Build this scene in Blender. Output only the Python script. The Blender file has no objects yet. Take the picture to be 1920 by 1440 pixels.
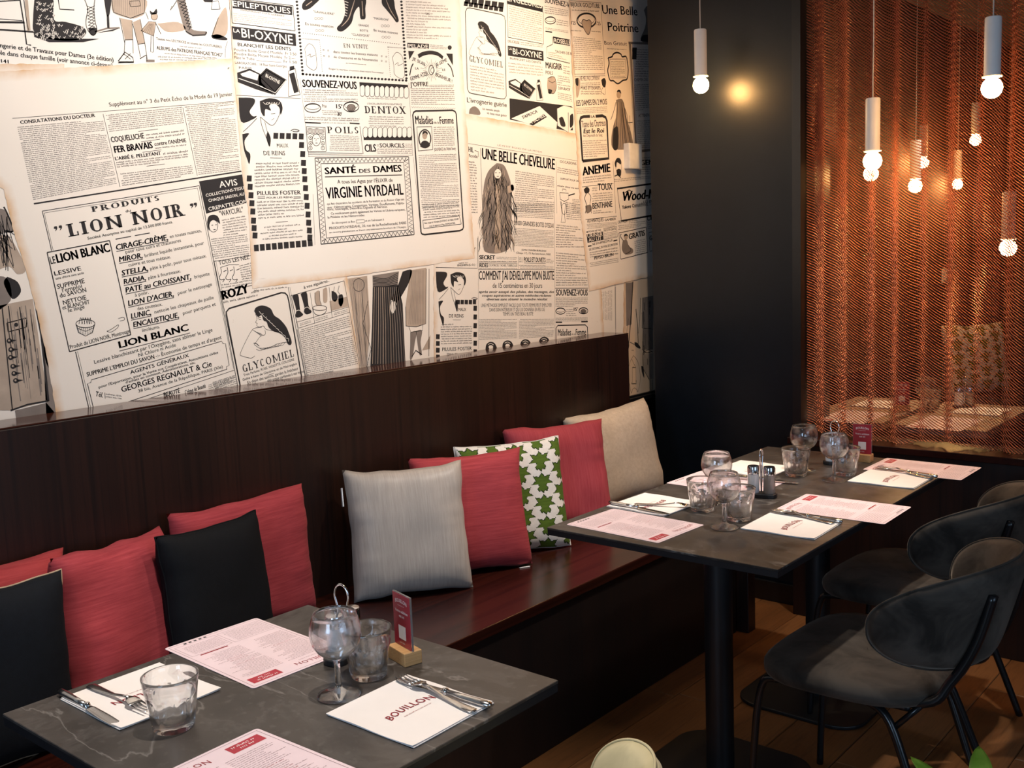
import bpy, bmesh, math, random
from mathutils import Vector, Matrix, noise

scene = bpy.context.scene
COL = scene.collection
R = math.radians
random.seed(7)

# ------------------------------------------------------------------ camera
YAW, PITCH, ROLL, FPX, CAM_H = R(40.503), R(-7.383), R(2.188), 1934.9, 1.5
_f = Vector((math.cos(YAW) * math.cos(PITCH), math.sin(YAW) * math.cos(PITCH), math.sin(PITCH)))
_r = Vector((math.sin(YAW), -math.cos(YAW), 0))
_d = _f.cross(_r)
_c, _s = math.cos(ROLL), math.sin(ROLL)
CR, CD, CF = _c * _r + _s * _d, -_s * _r + _c * _d, _f
cam_data = bpy.data.cameras.new('camera')
cam = bpy.data.objects.new('camera', cam_data)
COL.objects.link(cam)
cam_data.sensor_width = 36
cam_data.lens = FPX / 1920 * 36
cam_data.clip_start = 0.02
cam.matrix_world = Matrix(((CR.x, -CD.x, -CF.x, 0), (CR.y, -CD.y, -CF.y, 0), (CR.z, -CD.z, -CF.z, CAM_H), (0, 0, 0, 1)))
scene.camera = cam
CAMP = Vector((0, 0, CAM_H))

# photograph measurements -> places in the room
def ray(u, v):
    return CF + CR * ((u - 960) / FPX) + CD * ((v - 720) / FPX)
def on_z(u, v, z):
    d = ray(u, v); return CAMP + d * ((z - CAM_H) / d.z)
def on_y(u, v, y):
    d = ray(u, v); return CAMP + d * (y / d.y)

# ------------------------------------------------------------------ render look
scene.view_settings.view_transform = 'Standard'
scene.view_settings.look = 'None'
scene.view_settings.gamma = 1
scene.view_settings.use_curve_mapping = False
scene.view_settings.exposure = 0.0

# ------------------------------------------------------------------ world and lights
world = bpy.data.worlds.new('world'); scene.world = world
world.use_nodes = True
world.node_tree.nodes['Background'].inputs[0].default_value = (0.55, 0.75, 1.0, 1)
world.node_tree.nodes['Background'].inputs[1].default_value = 0.25

def area(name, loc, rot, sx, sy, power, color):
    l = bpy.data.lights.new(name, 'AREA'); l.shape = 'RECTANGLE'; l.size = sx; l.size_y = sy
    l.energy = power; l.color = color
    o = bpy.data.objects.new(name, l); COL.objects.link(o)
    o.location = loc; o.rotation_euler = rot
    return o
def spot(name, loc, target, power, color, angle=60, blend=0.6, rad=0.03):
    l = bpy.data.lights.new(name, 'SPOT'); l.energy = power; l.color = color
    l.spot_size = R(angle); l.spot_blend = blend; l.shadow_soft_size = rad
    o = bpy.data.objects.new(name, l); COL.objects.link(o); o.location = loc
    o.rotation_euler = (Vector(target) - Vector(loc)).to_track_quat('-Z', 'Y').to_euler()
    return o
WARM = (1.0, 0.78, 0.56); NEUTRAL = (1.0, 0.90, 0.80); DAY = (0.50, 0.72, 1.0)
# daylight through the two windows behind and left of the camera
area('window_daylight', (-2.44, 0.1, 1.55), (0, R(-90), 0), 1.4, 1.1, 44, DAY)
area('window_daylight_front', (0.9, -2.14, 1.55), (R(90), 0, 0), 1.8, 1.4, 20, DAY)
# ceiling spots: a row of wall washers and one downlight per table
SOFT = (1.0, 0.885, 0.77)
spot('wall_washer', (1.0, 1.35, 2.78), (1.15, 2.59, 1.55), 60, SOFT, 100, 1.0, 0.05)
spot('wall_washer', (1.9, 1.75, 2.78), (1.75, 2.59, 1.95), 66, SOFT, 85, 1.0, 0.04)
spot('wall_washer', (2.45, 1.25, 2.78), (2.5, 2.59, 1.5), 86, SOFT, 100, 1.0, 0.05)
spot('wall_washer', (3.15, 1.85, 2.78), (3.1, 2.59, 1.9), 56, WARM, 85, 1.0, 0.04)
spot('downlight', (1.05, 1.15, 2.78), (1.08, 1.45, 0.75), 150, NEUTRAL, 56, 0.7)
spot('downlight', (2.45, 1.2, 2.78), (2.45, 1.5, 0.75), 118, NEUTRAL, 52, 0.7)
spot('downlight', (3.15, 1.0, 2.78), (3.15, 1.4, 0.75), 85, NEUTRAL, 46, 0.7)
spot('downlight_back_room', (5.2, 1.3, 2.72), (4.6, 1.5, 0.75), 75, WARM, 80, 0.7)

# ------------------------------------------------------------------ helpers
def tag(o, label=None, cat=None, group=None, kind=None):
    if label: o['label'] = label
    if cat: o['category'] = cat
    if group: o['group'] = group
    if kind: o['kind'] = kind
    return o
def empty(name, loc=(0, 0, 0), rz=0, label=None, cat=None, group=None):
    o = bpy.data.objects.new(name, None); COL.objects.link(o)
    o.empty_display_size = 0.05
    o.location = loc; o.rotation_euler = (0, 0, rz)
    return tag(o, label, cat, group)

class MB:
    """collects one mesh"""
    def __init__(s): s.v = []; s.f = []; s.m = []
    def add(s, verts, faces, mi=0):
        n = len(s.v); s.v.extend(tuple(p) for p in verts)
        s.f.extend(tuple(i + n for i in q) for q in faces); s.m.extend([mi] * len(faces))
        return s
    def box(s, x0, x1, y0, y1, z0, z1, mi=0):
        v = [(x0, y0, z0), (x1, y0, z0), (x1, y1, z0), (x0, y1, z0), (x0, y0, z1), (x1, y0, z1), (x1, y1, z1), (x0, y1, z1)]
        return s.add(v, [(3, 2, 1, 0), (4, 5, 6, 7), (0, 1, 5, 4), (1, 2, 6, 5), (2, 3, 7, 6), (3, 0, 4, 7)], mi)
    def lathe(s, prof, n=32, mi=0, c=(0, 0, 0), cap=True):
        vs = []; fs = []; k = len(prof)
        for i in range(n):
            a = 2 * math.pi * i / n
            for r, z in prof: vs.append((c[0] + r * math.cos(a), c[1] + r * math.sin(a), c[2] + z))
        for i in range(n):
            j = (i + 1) % n
            for q in range(k - 1): fs.append((i * k + q, j * k + q, j * k + q + 1, i * k + q + 1))
        if cap:
            if prof[0][0] > 1e-5: fs.append(tuple(i * k for i in reversed(range(n))))
            if prof[-1][0] > 1e-5: fs.append(tuple(i * k + k - 1 for i in range(n)))
        return s.add(vs, fs, mi)
    def tube(s, pts, r, n=8, mi=0, cap=True):
        pts = [Vector(p) for p in pts]; k = len(pts)
        rr = r if isinstance(r, (list, tuple)) else [r] * k
        vs = []; fs = []; ref = None
        for i, p in enumerate(pts):
            t = (pts[min(i + 1, k - 1)] - pts[max(i - 1, 0)]).normalized()
            if ref is None:
                ref = Vector((0, 0, 1)) if abs(t.z) < 0.9 else Vector((1, 0, 0))
            a = (ref - t * ref.dot(t)).normalized(); b = t.cross(a); ref = a
            for q in range(n):
                w = 2 * math.pi * q / n
                vs.append(p + (a * math.cos(w) + b * math.sin(w)) * rr[i])
        for i in range(k - 1):
            for q in range(n):
                j = (q + 1) % n
                fs.append((i * n + q, i * n + j, (i + 1) * n + j, (i + 1) * n + q))
        if cap:
            fs.append(tuple(reversed(range(n)))); fs.append(tuple((k - 1) * n + q for q in range(n)))
        return s.add(vs, fs, mi)
    def prism(s, poly, z0, z1, mi=0):
        n = len(poly)
        vs = [(x, y, z0) for x, y in poly] + [(x, y, z1) for x, y in poly]
        fs = [tuple(reversed(range(n))), tuple(range(n, 2 * n))] + [(i, (i + 1) % n, n + (i + 1) % n, n + i) for i in range(n)]
        return s.add(vs, fs, mi)
    def mesh(s, name, mats, smooth=False):
        me = bpy.data.meshes.new(name)
        me.from_pydata(s.v, [], s.f)
        for m in (mats if isinstance(mats, (list, tuple)) else [mats]): me.materials.append(m)
        if any(s.m): me.polygons.foreach_set('material_index', s.m)
        if smooth: me.polygons.foreach_set('use_smooth', [True] * len(me.polygons))
        me.update(); return me
    def build(s, name, mats, parent=None, smooth=False, angle=None, bevel=0, seg=2):
        me = s.mesh(name, mats, smooth or angle is not None)
        o = bpy.data.objects.new(name, me); COL.objects.link(o)
        if parent: o.parent = parent
        if angle is not None: me.set_sharp_from_angle(angle=R(angle))
        if bevel:
            b = o.modifiers.new('bevel', 'BEVEL'); b.width = bevel; b.segments = seg; b.limit_method = 'ANGLE'
        return o
def copy_tree(o, parent=None):
    c = o.copy(); COL.objects.link(c)
    if parent: c.parent = parent
    for ch in o.children: copy_tree(ch, c)
    return c
def smooth_path(pts, n=6):
    pts = [Vector(p) for p in pts]; out = []
    for i in range(len(pts) - 1):
        p0, p1, p2, p3 = pts[max(i - 1, 0)], pts[i], pts[i + 1], pts[min(i + 2, len(pts) - 1)]
        for k in range(n):
            t = k / n
            out.append(0.5 * ((2 * p1) + (p2 - p0) * t + (2 * p0 - 5 * p1 + 4 * p2 - p3) * t * t + (3 * p1 - p0 - 3 * p2 + p3) * t ** 3))
    out.append(pts[-1]); return out
def rounded(w, h, r, n=5):
    out = []
    for cx, cy, a0 in ((w - r, h - r, 0), (-w + r, h - r, 90), (-w + r, -h + r, 180), (w - r, -h + r, 270)):
        for i in range(n + 1):
            a = R(a0 + 90 * i / n); out.append((cx + r * math.cos(a), cy + r * math.sin(a)))
    return out

# ------------------------------------------------------------------ materials
class NT:
    def __init__(s, name):
        s.m = bpy.data.materials.new(name); s.m.use_nodes = True
        s.t = s.m.node_tree; s.b = s.t.nodes['Principled BSDF']
    def n(s, kind, **kw):
        nd = s.t.nodes.new(kind)
        for k, v in kw.items():
            if k in nd.inputs.keys(): nd.inputs[k].default_value = v
            else: setattr(nd, k, v)
        return nd
    def l(s, a, b): s.t.links.new(a, b)
    def coord(s, scale=(1, 1, 1), kind='Object', rot=(0, 0, 0)):
        tc = s.n('ShaderNodeTexCoord'); mp = s.n('ShaderNodeMapping')
        mp.inputs['Scale'].default_value = scale; mp.inputs['Rotation'].default_value = rot
        s.l(tc.outputs[kind], mp.inputs[0]); return mp.outputs[0]
    def noise(s, vec, scale, detail=4, rough=0.5, dist=0.0):
        nd = s.n('ShaderNodeTexNoise'); s.l(vec, nd.inputs['Vector'])
        nd.inputs['Scale'].default_value = scale; nd.inputs['Detail'].default_value = detail
        nd.inputs['Roughness'].default_value = rough; nd.inputs['Distortion'].default_value = dist
        return nd.outputs['Fac']
    def ramp(s, fac, stops):
        nd = s.n('ShaderNodeValToRGB'); e = nd.color_ramp.elements
        while len(e) < len(stops): e.new(0.5)
        for i, (p, c) in enumerate(stops):
            e[i].position = p; e[i].color = (*c, 1) if len(c) == 3 else c
        s.l(fac, nd.inputs[0]); return nd.outputs[0]
    def mix(s, fac, a, b, mode='MIX'):
        nd = s.n('ShaderNodeMix', data_type='RGBA', blend_type=mode)
        for sock, v in ((nd.inputs[0], fac), (nd.inputs[6], a), (nd.inputs[7], b)):
            if hasattr(v, 'is_linked'): s.l(v, sock)
            else: sock.default_value = v if not isinstance(v, tuple) or len(v) == 4 else (*v, 1)
        return nd.outputs[2]
    def bump(s, h, strength=0.2, dist=0.002):
        nd = s.n('ShaderNodeBump'); nd.inputs['Strength'].default_value = strength; nd.inputs['Distance'].default_value = dist
        s.l(h, nd.inputs['Height']); s.l(nd.outputs[0], s.b.inputs['Normal'])
    def set(s, color=None, rough=None, metal=None, **kw):
        if color is not None:
            if hasattr(color, 'is_linked'): s.l(color, s.b.inputs['Base Color'])
            else: s.b.inputs['Base Color'].default_value = (*color, 1)
        if rough is not None:
            if hasattr(rough, 'is_linked'): s.l(rough, s.b.inputs['Roughness'])
            else: s.b.inputs['Roughness'].default_value = rough
        if metal is not None: s.b.inputs['Metallic'].default_value = metal
        for k, v in kw.items(): s.b.inputs[k.replace('_', ' ')].default_value = v
        return s.m
def srgb(r, g, b):
    f = lambda c: (c / 255 / 12.92) if c / 255 <= 0.04045 else ((c / 255 + 0.055) / 1.055) ** 2.4
    return (f(r), f(g), f(b))

M = {}
def plain(name, col, rough=0.5, metal=0.0, bumps=None, vary=0.14, **kw):
    t = NT(name); v = t.coord()
    c = t.ramp(t.noise(v, 18, 5), [(0.3, tuple(x * (1 - vary) for x in col)), (0.7, tuple(min(1, x * (1 + vary * .7)) for x in col))])
    M[name] = t.set(c, rough, metal, **kw)
    if bumps: t.bump(t.noise(v, bumps[0], 3), bumps[1], 0.001)
    return M[name]
def wood(name, dark, light, grain, rough, along, bump=0.06):
    """fine streaked grain; along = axis index of the grain"""
    t = NT(name); sc = [grain, grain, grain]; sc[along] = 0.7
    v = t.coord(tuple(sc))
    n1 = t.noise(v, 1.0, 6, 0.65, 0.15)
    n2 = t.noise(t.coord(tuple(x * 0.12 if i != along else 0.3 for i, x in enumerate(sc))), 1.0, 3)
    c = t.ramp(n1, [(0.32, dark), (0.56, light), (0.74, dark)])
    c = t.mix(t.ramp(n2, [(0.3, (0, 0, 0)), (0.75, (0.65, 0.65, 0.65))]), c, tuple(x * 0.55 for x in dark))
    M[name] = t.set(c, rough); t.bump(n1, bump, 0.001); return M[name]
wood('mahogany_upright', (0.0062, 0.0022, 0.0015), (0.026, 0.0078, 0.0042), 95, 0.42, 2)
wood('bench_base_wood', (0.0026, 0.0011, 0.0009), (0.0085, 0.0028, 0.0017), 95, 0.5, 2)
wood('mahogany_lit_top', (0.030, 0.009, 0.006), (0.070, 0.022, 0.014), 60, 0.13, 0, 0.02)  # lighter mahogany copy: light and wall reflection on the ledge put into its colour
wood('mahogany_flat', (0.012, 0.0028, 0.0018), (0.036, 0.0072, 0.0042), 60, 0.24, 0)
wood('oak_block', (0.42, 0.22, 0.08), (0.62, 0.36, 0.15), 160, 0.55, 1)
# floor planks
def plank_mat(name, a, b):
    t = NT(name); v = t.coord((2.2, 26, 26))
    n = t.noise(v, 1.6, 8, 0.7, 0.4); c = t.ramp(n, [(0.25, a), (0.5, b), (0.62, tuple(x * 0.8 for x in b)), (0.8, a)])
    M[name] = t.set(c, 0.42); t.bump(n, 0.12, 0.001)
plank_mat('plank_a', (0.085, 0.030, 0.009), (0.215, 0.088, 0.028))
plank_mat('plank_b', (0.066, 0.024, 0.0075), (0.175, 0.070, 0.022))
plank_mat('plank_c', (0.095, 0.036, 0.012), (0.245, 0.105, 0.036))
# dark stone table tops with pale veins
t = NT('dark_stone'); v = t.coord((1, 1, 1))
n0 = t.noise(v, 6, 6, 0.6); n1 = t.noise(v, 2.4, 8, 0.6, 0.7); n2 = t.noise(t.coord((2.6, 0.7, 1), rot=(0, 0, 0.6)), 1.7, 7, 0.55, 0.5); n3 = t.noise(v, 55, 4)
base = t.ramp(n0, [(0.28, (0.017, 0.014, 0.0125)), (0.72, (0.070, 0.059, 0.052))])
base = t.mix(t.ramp(n1, [(0.485, (0, 0, 0)), (0.5, (0.16, 0.16, 0.16)), (0.53, (0, 0, 0))]), base, (0.17, 0.155, 0.145))
base = t.mix(t.ramp(n2, [(0.493, (0, 0, 0)), (0.5, (0.42, 0.42, 0.42)), (0.506, (0, 0, 0))]), base, (0.30, 0.28, 0.26))
base = t.mix(t.ramp(n3, [(0.58, (0, 0, 0)), (0.78, (0.5, 0.5, 0.5))]), base, (0.13, 0.12, 0.11))
M['dark_stone'] = t.set(base, t.ramp(n0, [(0.3, (0.30, 0.30, 0.30)), (0.7, (0.44, 0.44, 0.44))])); t.bump(n3, 0.05, 0.0005)
plain('table_edge', (0.010, 0.010, 0.012), 0.5)
plain('black_metal', (0.0075, 0.008, 0.010), 0.42, 0.0)
plain('chair_tube', (0.008, 0.008, 0.009), 0.25)
plain('chrome', (0.72, 0.72, 0.73), 0.10, 1.0)
plain('steel', (0.62, 0.61, 0.60), 0.20, 1.0)
plain('white_metal', (0.84, 0.82, 0.79), 0.45, vary=0.03)
plain('white_cord', (0.55, 0.50, 0.45), 0.6)
plain('white_plastic', (0.78, 0.77, 0.74), 0.4)
plain('pillar_paint', (0.0055, 0.0085, 0.0135), 0.36, bumps=(90, 0.25), Specular_IOR_Level=0.4)
plain('black_trim', (0.008, 0.008, 0.009), 0.28)
plain('ceiling_paint', (0.20, 0.18, 0.17), 0.9)
plain('plaster', (0.30, 0.27, 0.25), 0.9)
plain('back_room_wall', (0.032, 0.013, 0.008), 0.8)
plain('back_room_dark', (0.02, 0.012, 0.01), 0.7)
plain('pale_wood', (0.30, 0.21, 0.15), 0.5)
plain('salt', (0.74, 0.74, 0.76), 0.3, vary=0.05, Coat_Weight=1.0)
plain('pepper', (0.26, 0.22, 0.19), 0.3, Coat_Weight=1.0)
plain('pot_clay', (0.05, 0.045, 0.04), 0.6)
plain('soil', (0.03, 0.02, 0.012), 0.95)
# paper, print
plain('menu_paper', (0.80, 0.645, 0.685), 0.6, vary=0.03)
plain('napkin_paper', (0.86, 0.81, 0.78), 0.75, vary=0.02)
plain('dark_red_ink', (0.27, 0.012, 0.022), 0.6)
plain('red_ink', (0.42, 0.03, 0.05), 0.6)
plain('grey_pink_ink', (0.17, 0.09, 0.105), 0.7)
plain('sign_red', (0.33, 0.018, 0.035), 0.3)
plain('sign_white', (0.85, 0.80, 0.80), 0.4)
plain('print_ink', (0.012, 0.010, 0.012), 0.8)
plain('print_grey', (0.20, 0.165, 0.145), 0.85)
plain('print_wash', (0.42, 0.33, 0.26), 0.85)
# glass
def glassware(name, thin):
    """clear glass: real refraction, blended with a thin-walled share that lets light straight through"""
    t = NT(name); out = t.t.nodes['Material Output']
    gs = t.n('ShaderNodeBsdfGlass'); gs.inputs['IOR'].default_value = 1.45; gs.inputs['Roughness'].default_value = 0.0
    tr = t.n('ShaderNodeBsdfTransparent'); gl = t.n('ShaderNodeBsdfGlossy'); gl.inputs['Roughness'].default_value = 0.03
    lw = t.n('ShaderNodeLayerWeight'); lw.inputs[0].default_value = 0.5
    pw = t.n('ShaderNodeMath', operation='POWER'); t.l(lw.outputs['Facing'], pw.inputs[0]); pw.inputs[1].default_value = 3.0
    ma = t.n('ShaderNodeMath', operation='MULTIPLY_ADD'); t.l(pw.outputs[0], ma.inputs[0]); ma.inputs[1].default_value = 0.6; ma.inputs[2].default_value = 0.06
    m1 = t.n('ShaderNodeMixShader'); t.l(ma.outputs[0], m1.inputs[0]); t.l(tr.outputs[0], m1.inputs[1]); t.l(gl.outputs[0], m1.inputs[2])
    m2 = t.n('ShaderNodeMixShader'); m2.inputs[0].default_value = thin; t.l(gs.outputs[0], m2.inputs[1]); t.l(m1.outputs[0], m2.inputs[2])
    t.l(m2.outputs[0], out.inputs[0]); M[name] = t.m
glassware('clear_glass', 0.16); glassware('thin_glass', 0.25)
t = NT('acrylic'); M['acrylic'] = t.set((0.95, 0.95, 0.97), 0.05, 0.0, Transmission_Weight=0.9, IOR=1.45)
# bulbs
t = NT('lit_bulb'); e = t.n('ShaderNodeEmission'); e.inputs[0].default_value = (1.0, 0.52, 0.17, 1); e.inputs[1].default_value = 190
t.l(e.outputs[0], t.t.nodes['Material Output'].inputs[0]); M['lit_bulb'] = t.m
# copper chain
plain('copper_chain', (0.62, 0.23, 0.14), 0.42, 0.7)
# velvet chairs
def velvet(name, a, b, sheen):
    t = NT(name); v = t.coord()
    n = t.noise(v, 7, 4, 0.6, 0.6); c = t.ramp(n, [(0.36, a), (0.60, b)])
    M[name] = t.set(c, 0.85, 0, Sheen_Weight=sheen, Sheen_Roughness=0.4, Specular_IOR_Level=0.15)
    t.b.inputs['Sheen Tint'].default_value = (0.75, 0.62, 0.5, 1)
    t.bump(t.noise(v, 420, 2), 0.15, 0.0006)
velvet('grey_velvet', (0.024, 0.020, 0.017), (0.080, 0.066, 0.054), 0.2)
velvet('cream_velvet', (0.50, 0.44, 0.26), (0.62, 0.55, 0.34), 0.3)
# cushion cloth with slub threads
def cloth(name, a, b, slub=(8, 8, 160), rough=0.85, sheen=0.03, bump=0.3):
    t = NT(name); v = t.coord(slub)
    n = t.noise(v, 1.3, 6, 0.7); w = t.noise(t.coord((190, 190, 190)), 3.0, 2)
    n2 = t.noise(t.coord(), 5, 3)
    c = t.ramp(n, [(0.28, a), (0.72, b)])
    c = t.mix(t.ramp(n2, [(0.35, (0, 0, 0)), (0.7, (0.4, 0.4, 0.4))]), c, tuple(x * 0.8 for x in a))
    M[name] = t.set(c, rough, 0, Sheen_Weight=sheen, Specular_IOR_Level=0.2)
    t.bump(t.mix(0.5, n, w), bump, 0.0012)
cloth('red_linen', (0.26, 0.028, 0.038), (0.45, 0.066, 0.078))
cloth('coral_linen', (0.30, 0.030, 0.036), (0.47, 0.070, 0.072))
cloth('pink_red_linen', (0.33, 0.040, 0.058), (0.46, 0.080, 0.098), (160, 8, 8))
cloth('grey_silk', (0.33, 0.29, 0.26), (0.48, 0.43, 0.39), (150, 9, 8), 0.42, 0.1, 0.2)
cloth('cream_wool', (0.58, 0.48, 0.375), (0.76, 0.66, 0.54), (60, 60, 60), 0.95, 0.2, 0.5)
cloth('navy_cotton', (0.0022, 0.0036, 0.0062), (0.0042, 0.0065, 0.011), (60, 60, 60), 0.85, 0.0)
cloth('black_cotton', (0.0016, 0.0022, 0.0036), (0.0030, 0.0040, 0.0062), (60, 60, 60), 0.85, 0.0)
cloth('white_cotton', (0.66, 0.64, 0.61), (0.80, 0.78, 0.75), (60, 60, 60), 0.9)
cloth('green_stitch', (0.055, 0.105, 0.010), (0.105, 0.175, 0.022), (10, 10, 120), 0.8)
cloth('dark_green_stitch', (0.012, 0.03, 0.008), (0.025, 0.05, 0.012), (60, 60, 60), 0.8)
plain('tan_piping', (0.42, 0.30, 0.20), 0.8)
plain('white_tag', (0.8, 0.8, 0.8), 0.7)
# leaf
t = NT('leaf_green'); v = t.coord((1, 1, 1)); M['leaf_green'] = t.set(t.ramp(t.noise(v, 20, 3), [(0.3, (0.13, 0.30, 0.02)), (0.7, (0.30, 0.50, 0.06))]), 0.4)
# newspaper sheets
def paper(name, a, b, stain):
    t = NT(name); v = t.coord()
    c = t.ramp(t.noise(v, 2.2, 4), [(0.3, a), (0.7, b)])
    c = t.mix(t.ramp(t.noise(v, 5.5, 6, 0.65, 0.8), [(0.60, (0, 0, 0)), (0.82, (0.45, 0.45, 0.45))]), c, stain)
    c = t.mix(t.ramp(t.noise(v, 130, 3), [(0.70, (0, 0, 0)), (0.78, (0.25, 0.25, 0.25))]), c, tuple(x * 0.6 for x in stain))
    M[name] = t.set(c, 0.85)
paper('newsprint_a', (0.74, 0.655, 0.55), (0.80, 0.715, 0.61), (0.66, 0.48, 0.32))
paper('newsprint_b', (0.76, 0.69, 0.595), (0.815, 0.745, 0.65), (0.70, 0.54, 0.38))
paper('newsprint_c', (0.70, 0.58, 0.45), (0.76, 0.64, 0.50), (0.60, 0.40, 0.24))
plain('paper_edge', (0.36, 0.20, 0.10), 0.9)
# ------------------------------------------------------------------ room shell
WALL_Y = 2.592; CEIL = 2.82; PIL_X = 3.87
def structure(name, mb, mat, parent=None, label=None, cat=None, **kw):
    o = mb.build(name, mat, parent, **kw)
    if parent is None: tag(o, label, cat, kind='structure')
    return o
floor = structure('floor', MB().box(-2.5, 8.6, -2.2, 2.8, -0.06, -0.004), M['back_room_dark'], label='dark seams under the brown wood plank floor', cat='floor')
# planks run along the bench; seams as in the photo
PW = 0.2005; y0 = 1.752 - PW * 14; row = 0
plank_meshes = {}
def plank_mesh(L, mi):
    k = (round(L, 3), mi)
    if k not in plank_meshes:
        b = 0.0022; w = PW / 2
        v = [(0, -w + .001, -0.004), (L - .002, -w + .001, -0.004), (L - .002, w - .001, -0.004), (0, w - .001, -0.004),
             (0, -w + .001, -b), (L - .002, -w + .001, -b), (L - .002, w - .001, -b), (0, w - .001, -b),
             (b, -w + .001 + b, 0), (L - .002 - b, -w + .001 + b, 0), (L - .002 - b, w - .001 - b, 0), (b, w - .001 - b, 0)]
        f = [(0, 1, 5, 4), (1, 2, 6, 5), (2, 3, 7, 6), (3, 0, 4, 7), (4, 5, 9, 8), (5, 6, 10, 9), (6, 7, 11, 10), (7, 4, 8, 11), (8, 9, 10, 11)]
        plank_meshes[k] = MB().add(v, f).mesh('plank', M[('plank_a', 'plank_b', 'plank_c')[mi]])
    return plank_meshes[k]
PL = 1.2
for row in range(18):
    yc = y0 + PW * (row + 0.5)
    if yc < -0.9 or yc > 2.35: continue
    off = 2.828 if row == 14 else 2.828 + PL * ((row * 0.37 + 0.21) % 1)
    k0 = -3
    for k in range(k0, 3):
        x = off + k * PL
        if x + PL < 0.6 or x > 3.86: continue
        x1 = min(x + PL, 3.86)
        o = bpy.data.objects.new('plank', plank_mesh(x1 - x, (row * 5 + k * 3 + 6) % 3)); COL.objects.link(o)
        o.location = (x, yc, 0); o.parent = floor
structure('ceiling', MB().box(-2.5, 8.6, -2.2, 2.8, CEIL, CEIL + 0.1), M['ceiling_paint'], label='dark plain ceiling above the dining room', cat='ceiling')
wall_back = structure('wall_back', MB().box(-2.5, 4.5, WALL_Y, WALL_Y + 0.12, 0, CEIL), M['newsprint_b'], label='wall papered with a collage of old newspaper pages', cat='wall')
# left and front walls with real window openings (behind the camera)
def wall_with_window(name, axis, pos, th, a0, a1, w0, w1, z0, z1, label):
    mb = MB()
    for p, q, lo, hi in ((a0, w0, 0, CEIL), (w1, a1, 0, CEIL), (w0, w1, 0, z0), (w0, w1, z1, CEIL)):
        if axis == 'x': mb.box(pos - th, pos, p, q, lo, hi)
        else: mb.box(p, q, pos - th, pos, lo, hi)
    return structure(name, mb, M['plaster'], label=label, cat='wall')
wall_with_window('wall_left', 'x', -2.5, 0.12, -2.2, 2.6, -1.05, 1.25, 0.7, 2.4, 'plain plaster wall with a window left of the camera')
wall_with_window('wall_front', 'y', -2.2, 0.12, -2.5, 8.6, -0.45, 2.25, 0.7, 2.4, 'plain plaster wall with a window behind the camera')
def window(name, axis, pos, a0, a1, z0, z1, label):
    mb = MB(); t = 0.05; n = 3
    def bar(p, q, lo, hi):
        if axis == 'x': mb.box(pos - 0.09, pos - 0.04, p, q, lo, hi)
        else: mb.box(p, q, pos - 0.09, pos - 0.04, lo, hi)
    bar(a0, a1, z0, z0 + t); bar(a0, a1, z1 - t, z1)
    for i in range(n + 1):
        c = a0 + (a1 - a0 - t) * i / n; bar(c, c + t, z0 + t, z1 - t)
    return structure(name, mb, M['black_trim'], label=label, cat='window')
window('window_1', 'x', -2.5, -1.05, 1.25, 0.7, 2.4, 'black framed window in the wall left of the camera')
window('window_2', 'y', -2.2, -0.45, 2.25, 0.7, 2.4, 'black framed window in the wall behind the camera')
# black pillar and what closes the corner behind it
structure('wall_pillar', MB().box(PIL_X, 4.16, 1.785, 2.472, 0, CEIL), M['pillar_paint'], label='glossy black painted pillar between the newspaper wall and copper curtain', cat='pillar', bevel=0.004)
structure('wall_corner', MB().box(4.38, 4.48, 2.2, WALL_Y, 0, CEIL), M['back_room_dark'], label='dark return wall behind the black pillar', cat='wall')
structure('baseboard_pillar', MB().box(3.852, PIL_X, 1.785, 2.472, 0, 0.085), M['black_trim'], label='black baseboard along the foot of the pillar', cat='baseboard', bevel=0.003)
tr = MB(); tr.box(3.645, 4.36, WALL_Y - 0.014, WALL_Y, 0.765, 0.83); tr.box(3.645, 4.36, WALL_Y - 0.034, WALL_Y, 0.80, 0.822)
structure('trim_1', tr, M['black_trim'], label='black chair rail under the newspaper wall beside the bench end', cat='trim', bevel=0.003)
structure('wall_dado', MB().box(3.645, 4.37, WALL_Y - 0.006, WALL_Y + 0.0, 0, 0.765), M['pillar_paint'], label='black painted wall below the chair rail', cat='wall')
# low wooden partition with a ledge under the copper curtain
part = empty('wall_partition', (3.75, 1.77, 0), label='low dark wooden partition with ledge under the copper curtain', cat='partition'); part['kind'] = 'structure'
def at_part(mb, name, mat, bevel=0.002):
    o = mb.build(name, mat, part, bevel=bevel); o.matrix_parent_inverse = Matrix.Translation((-3.75, -1.77, 0)); return o
at_part(MB().box(3.765, 3.86, -2.2, 1.77, 0, 0.702), 'panel', M['mahogany_upright'])
at_part(MB().box(3.745, 3.93, -2.2, 1.783, 0.702, 0.728), 'ledge', M['mahogany_flat'])
# jamb of the opening next to the pillar
structure('trim_2', MB().box(3.80, 3.93, 1.75, 1.785, 0.728, CEIL), M['black_trim'], label='narrow black post beside the pillar at the curtain edge', cat='trim')

# ------------------------------------------------------------------ room beyond the curtain
structure('wall_back_room', MB().box(4.16, 8.6, 2.19, 2.29, 0, CEIL), M['back_room_wall'], label='brown wall of the room seen through the copper curtain', cat='wall')
structure('wall_far', MB().box(8.5, 8.6, -2.2, 2.19, 0, CEIL), M['back_room_dark'], label='dark far wall of the room beyond the curtain', cat='wall')

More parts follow.
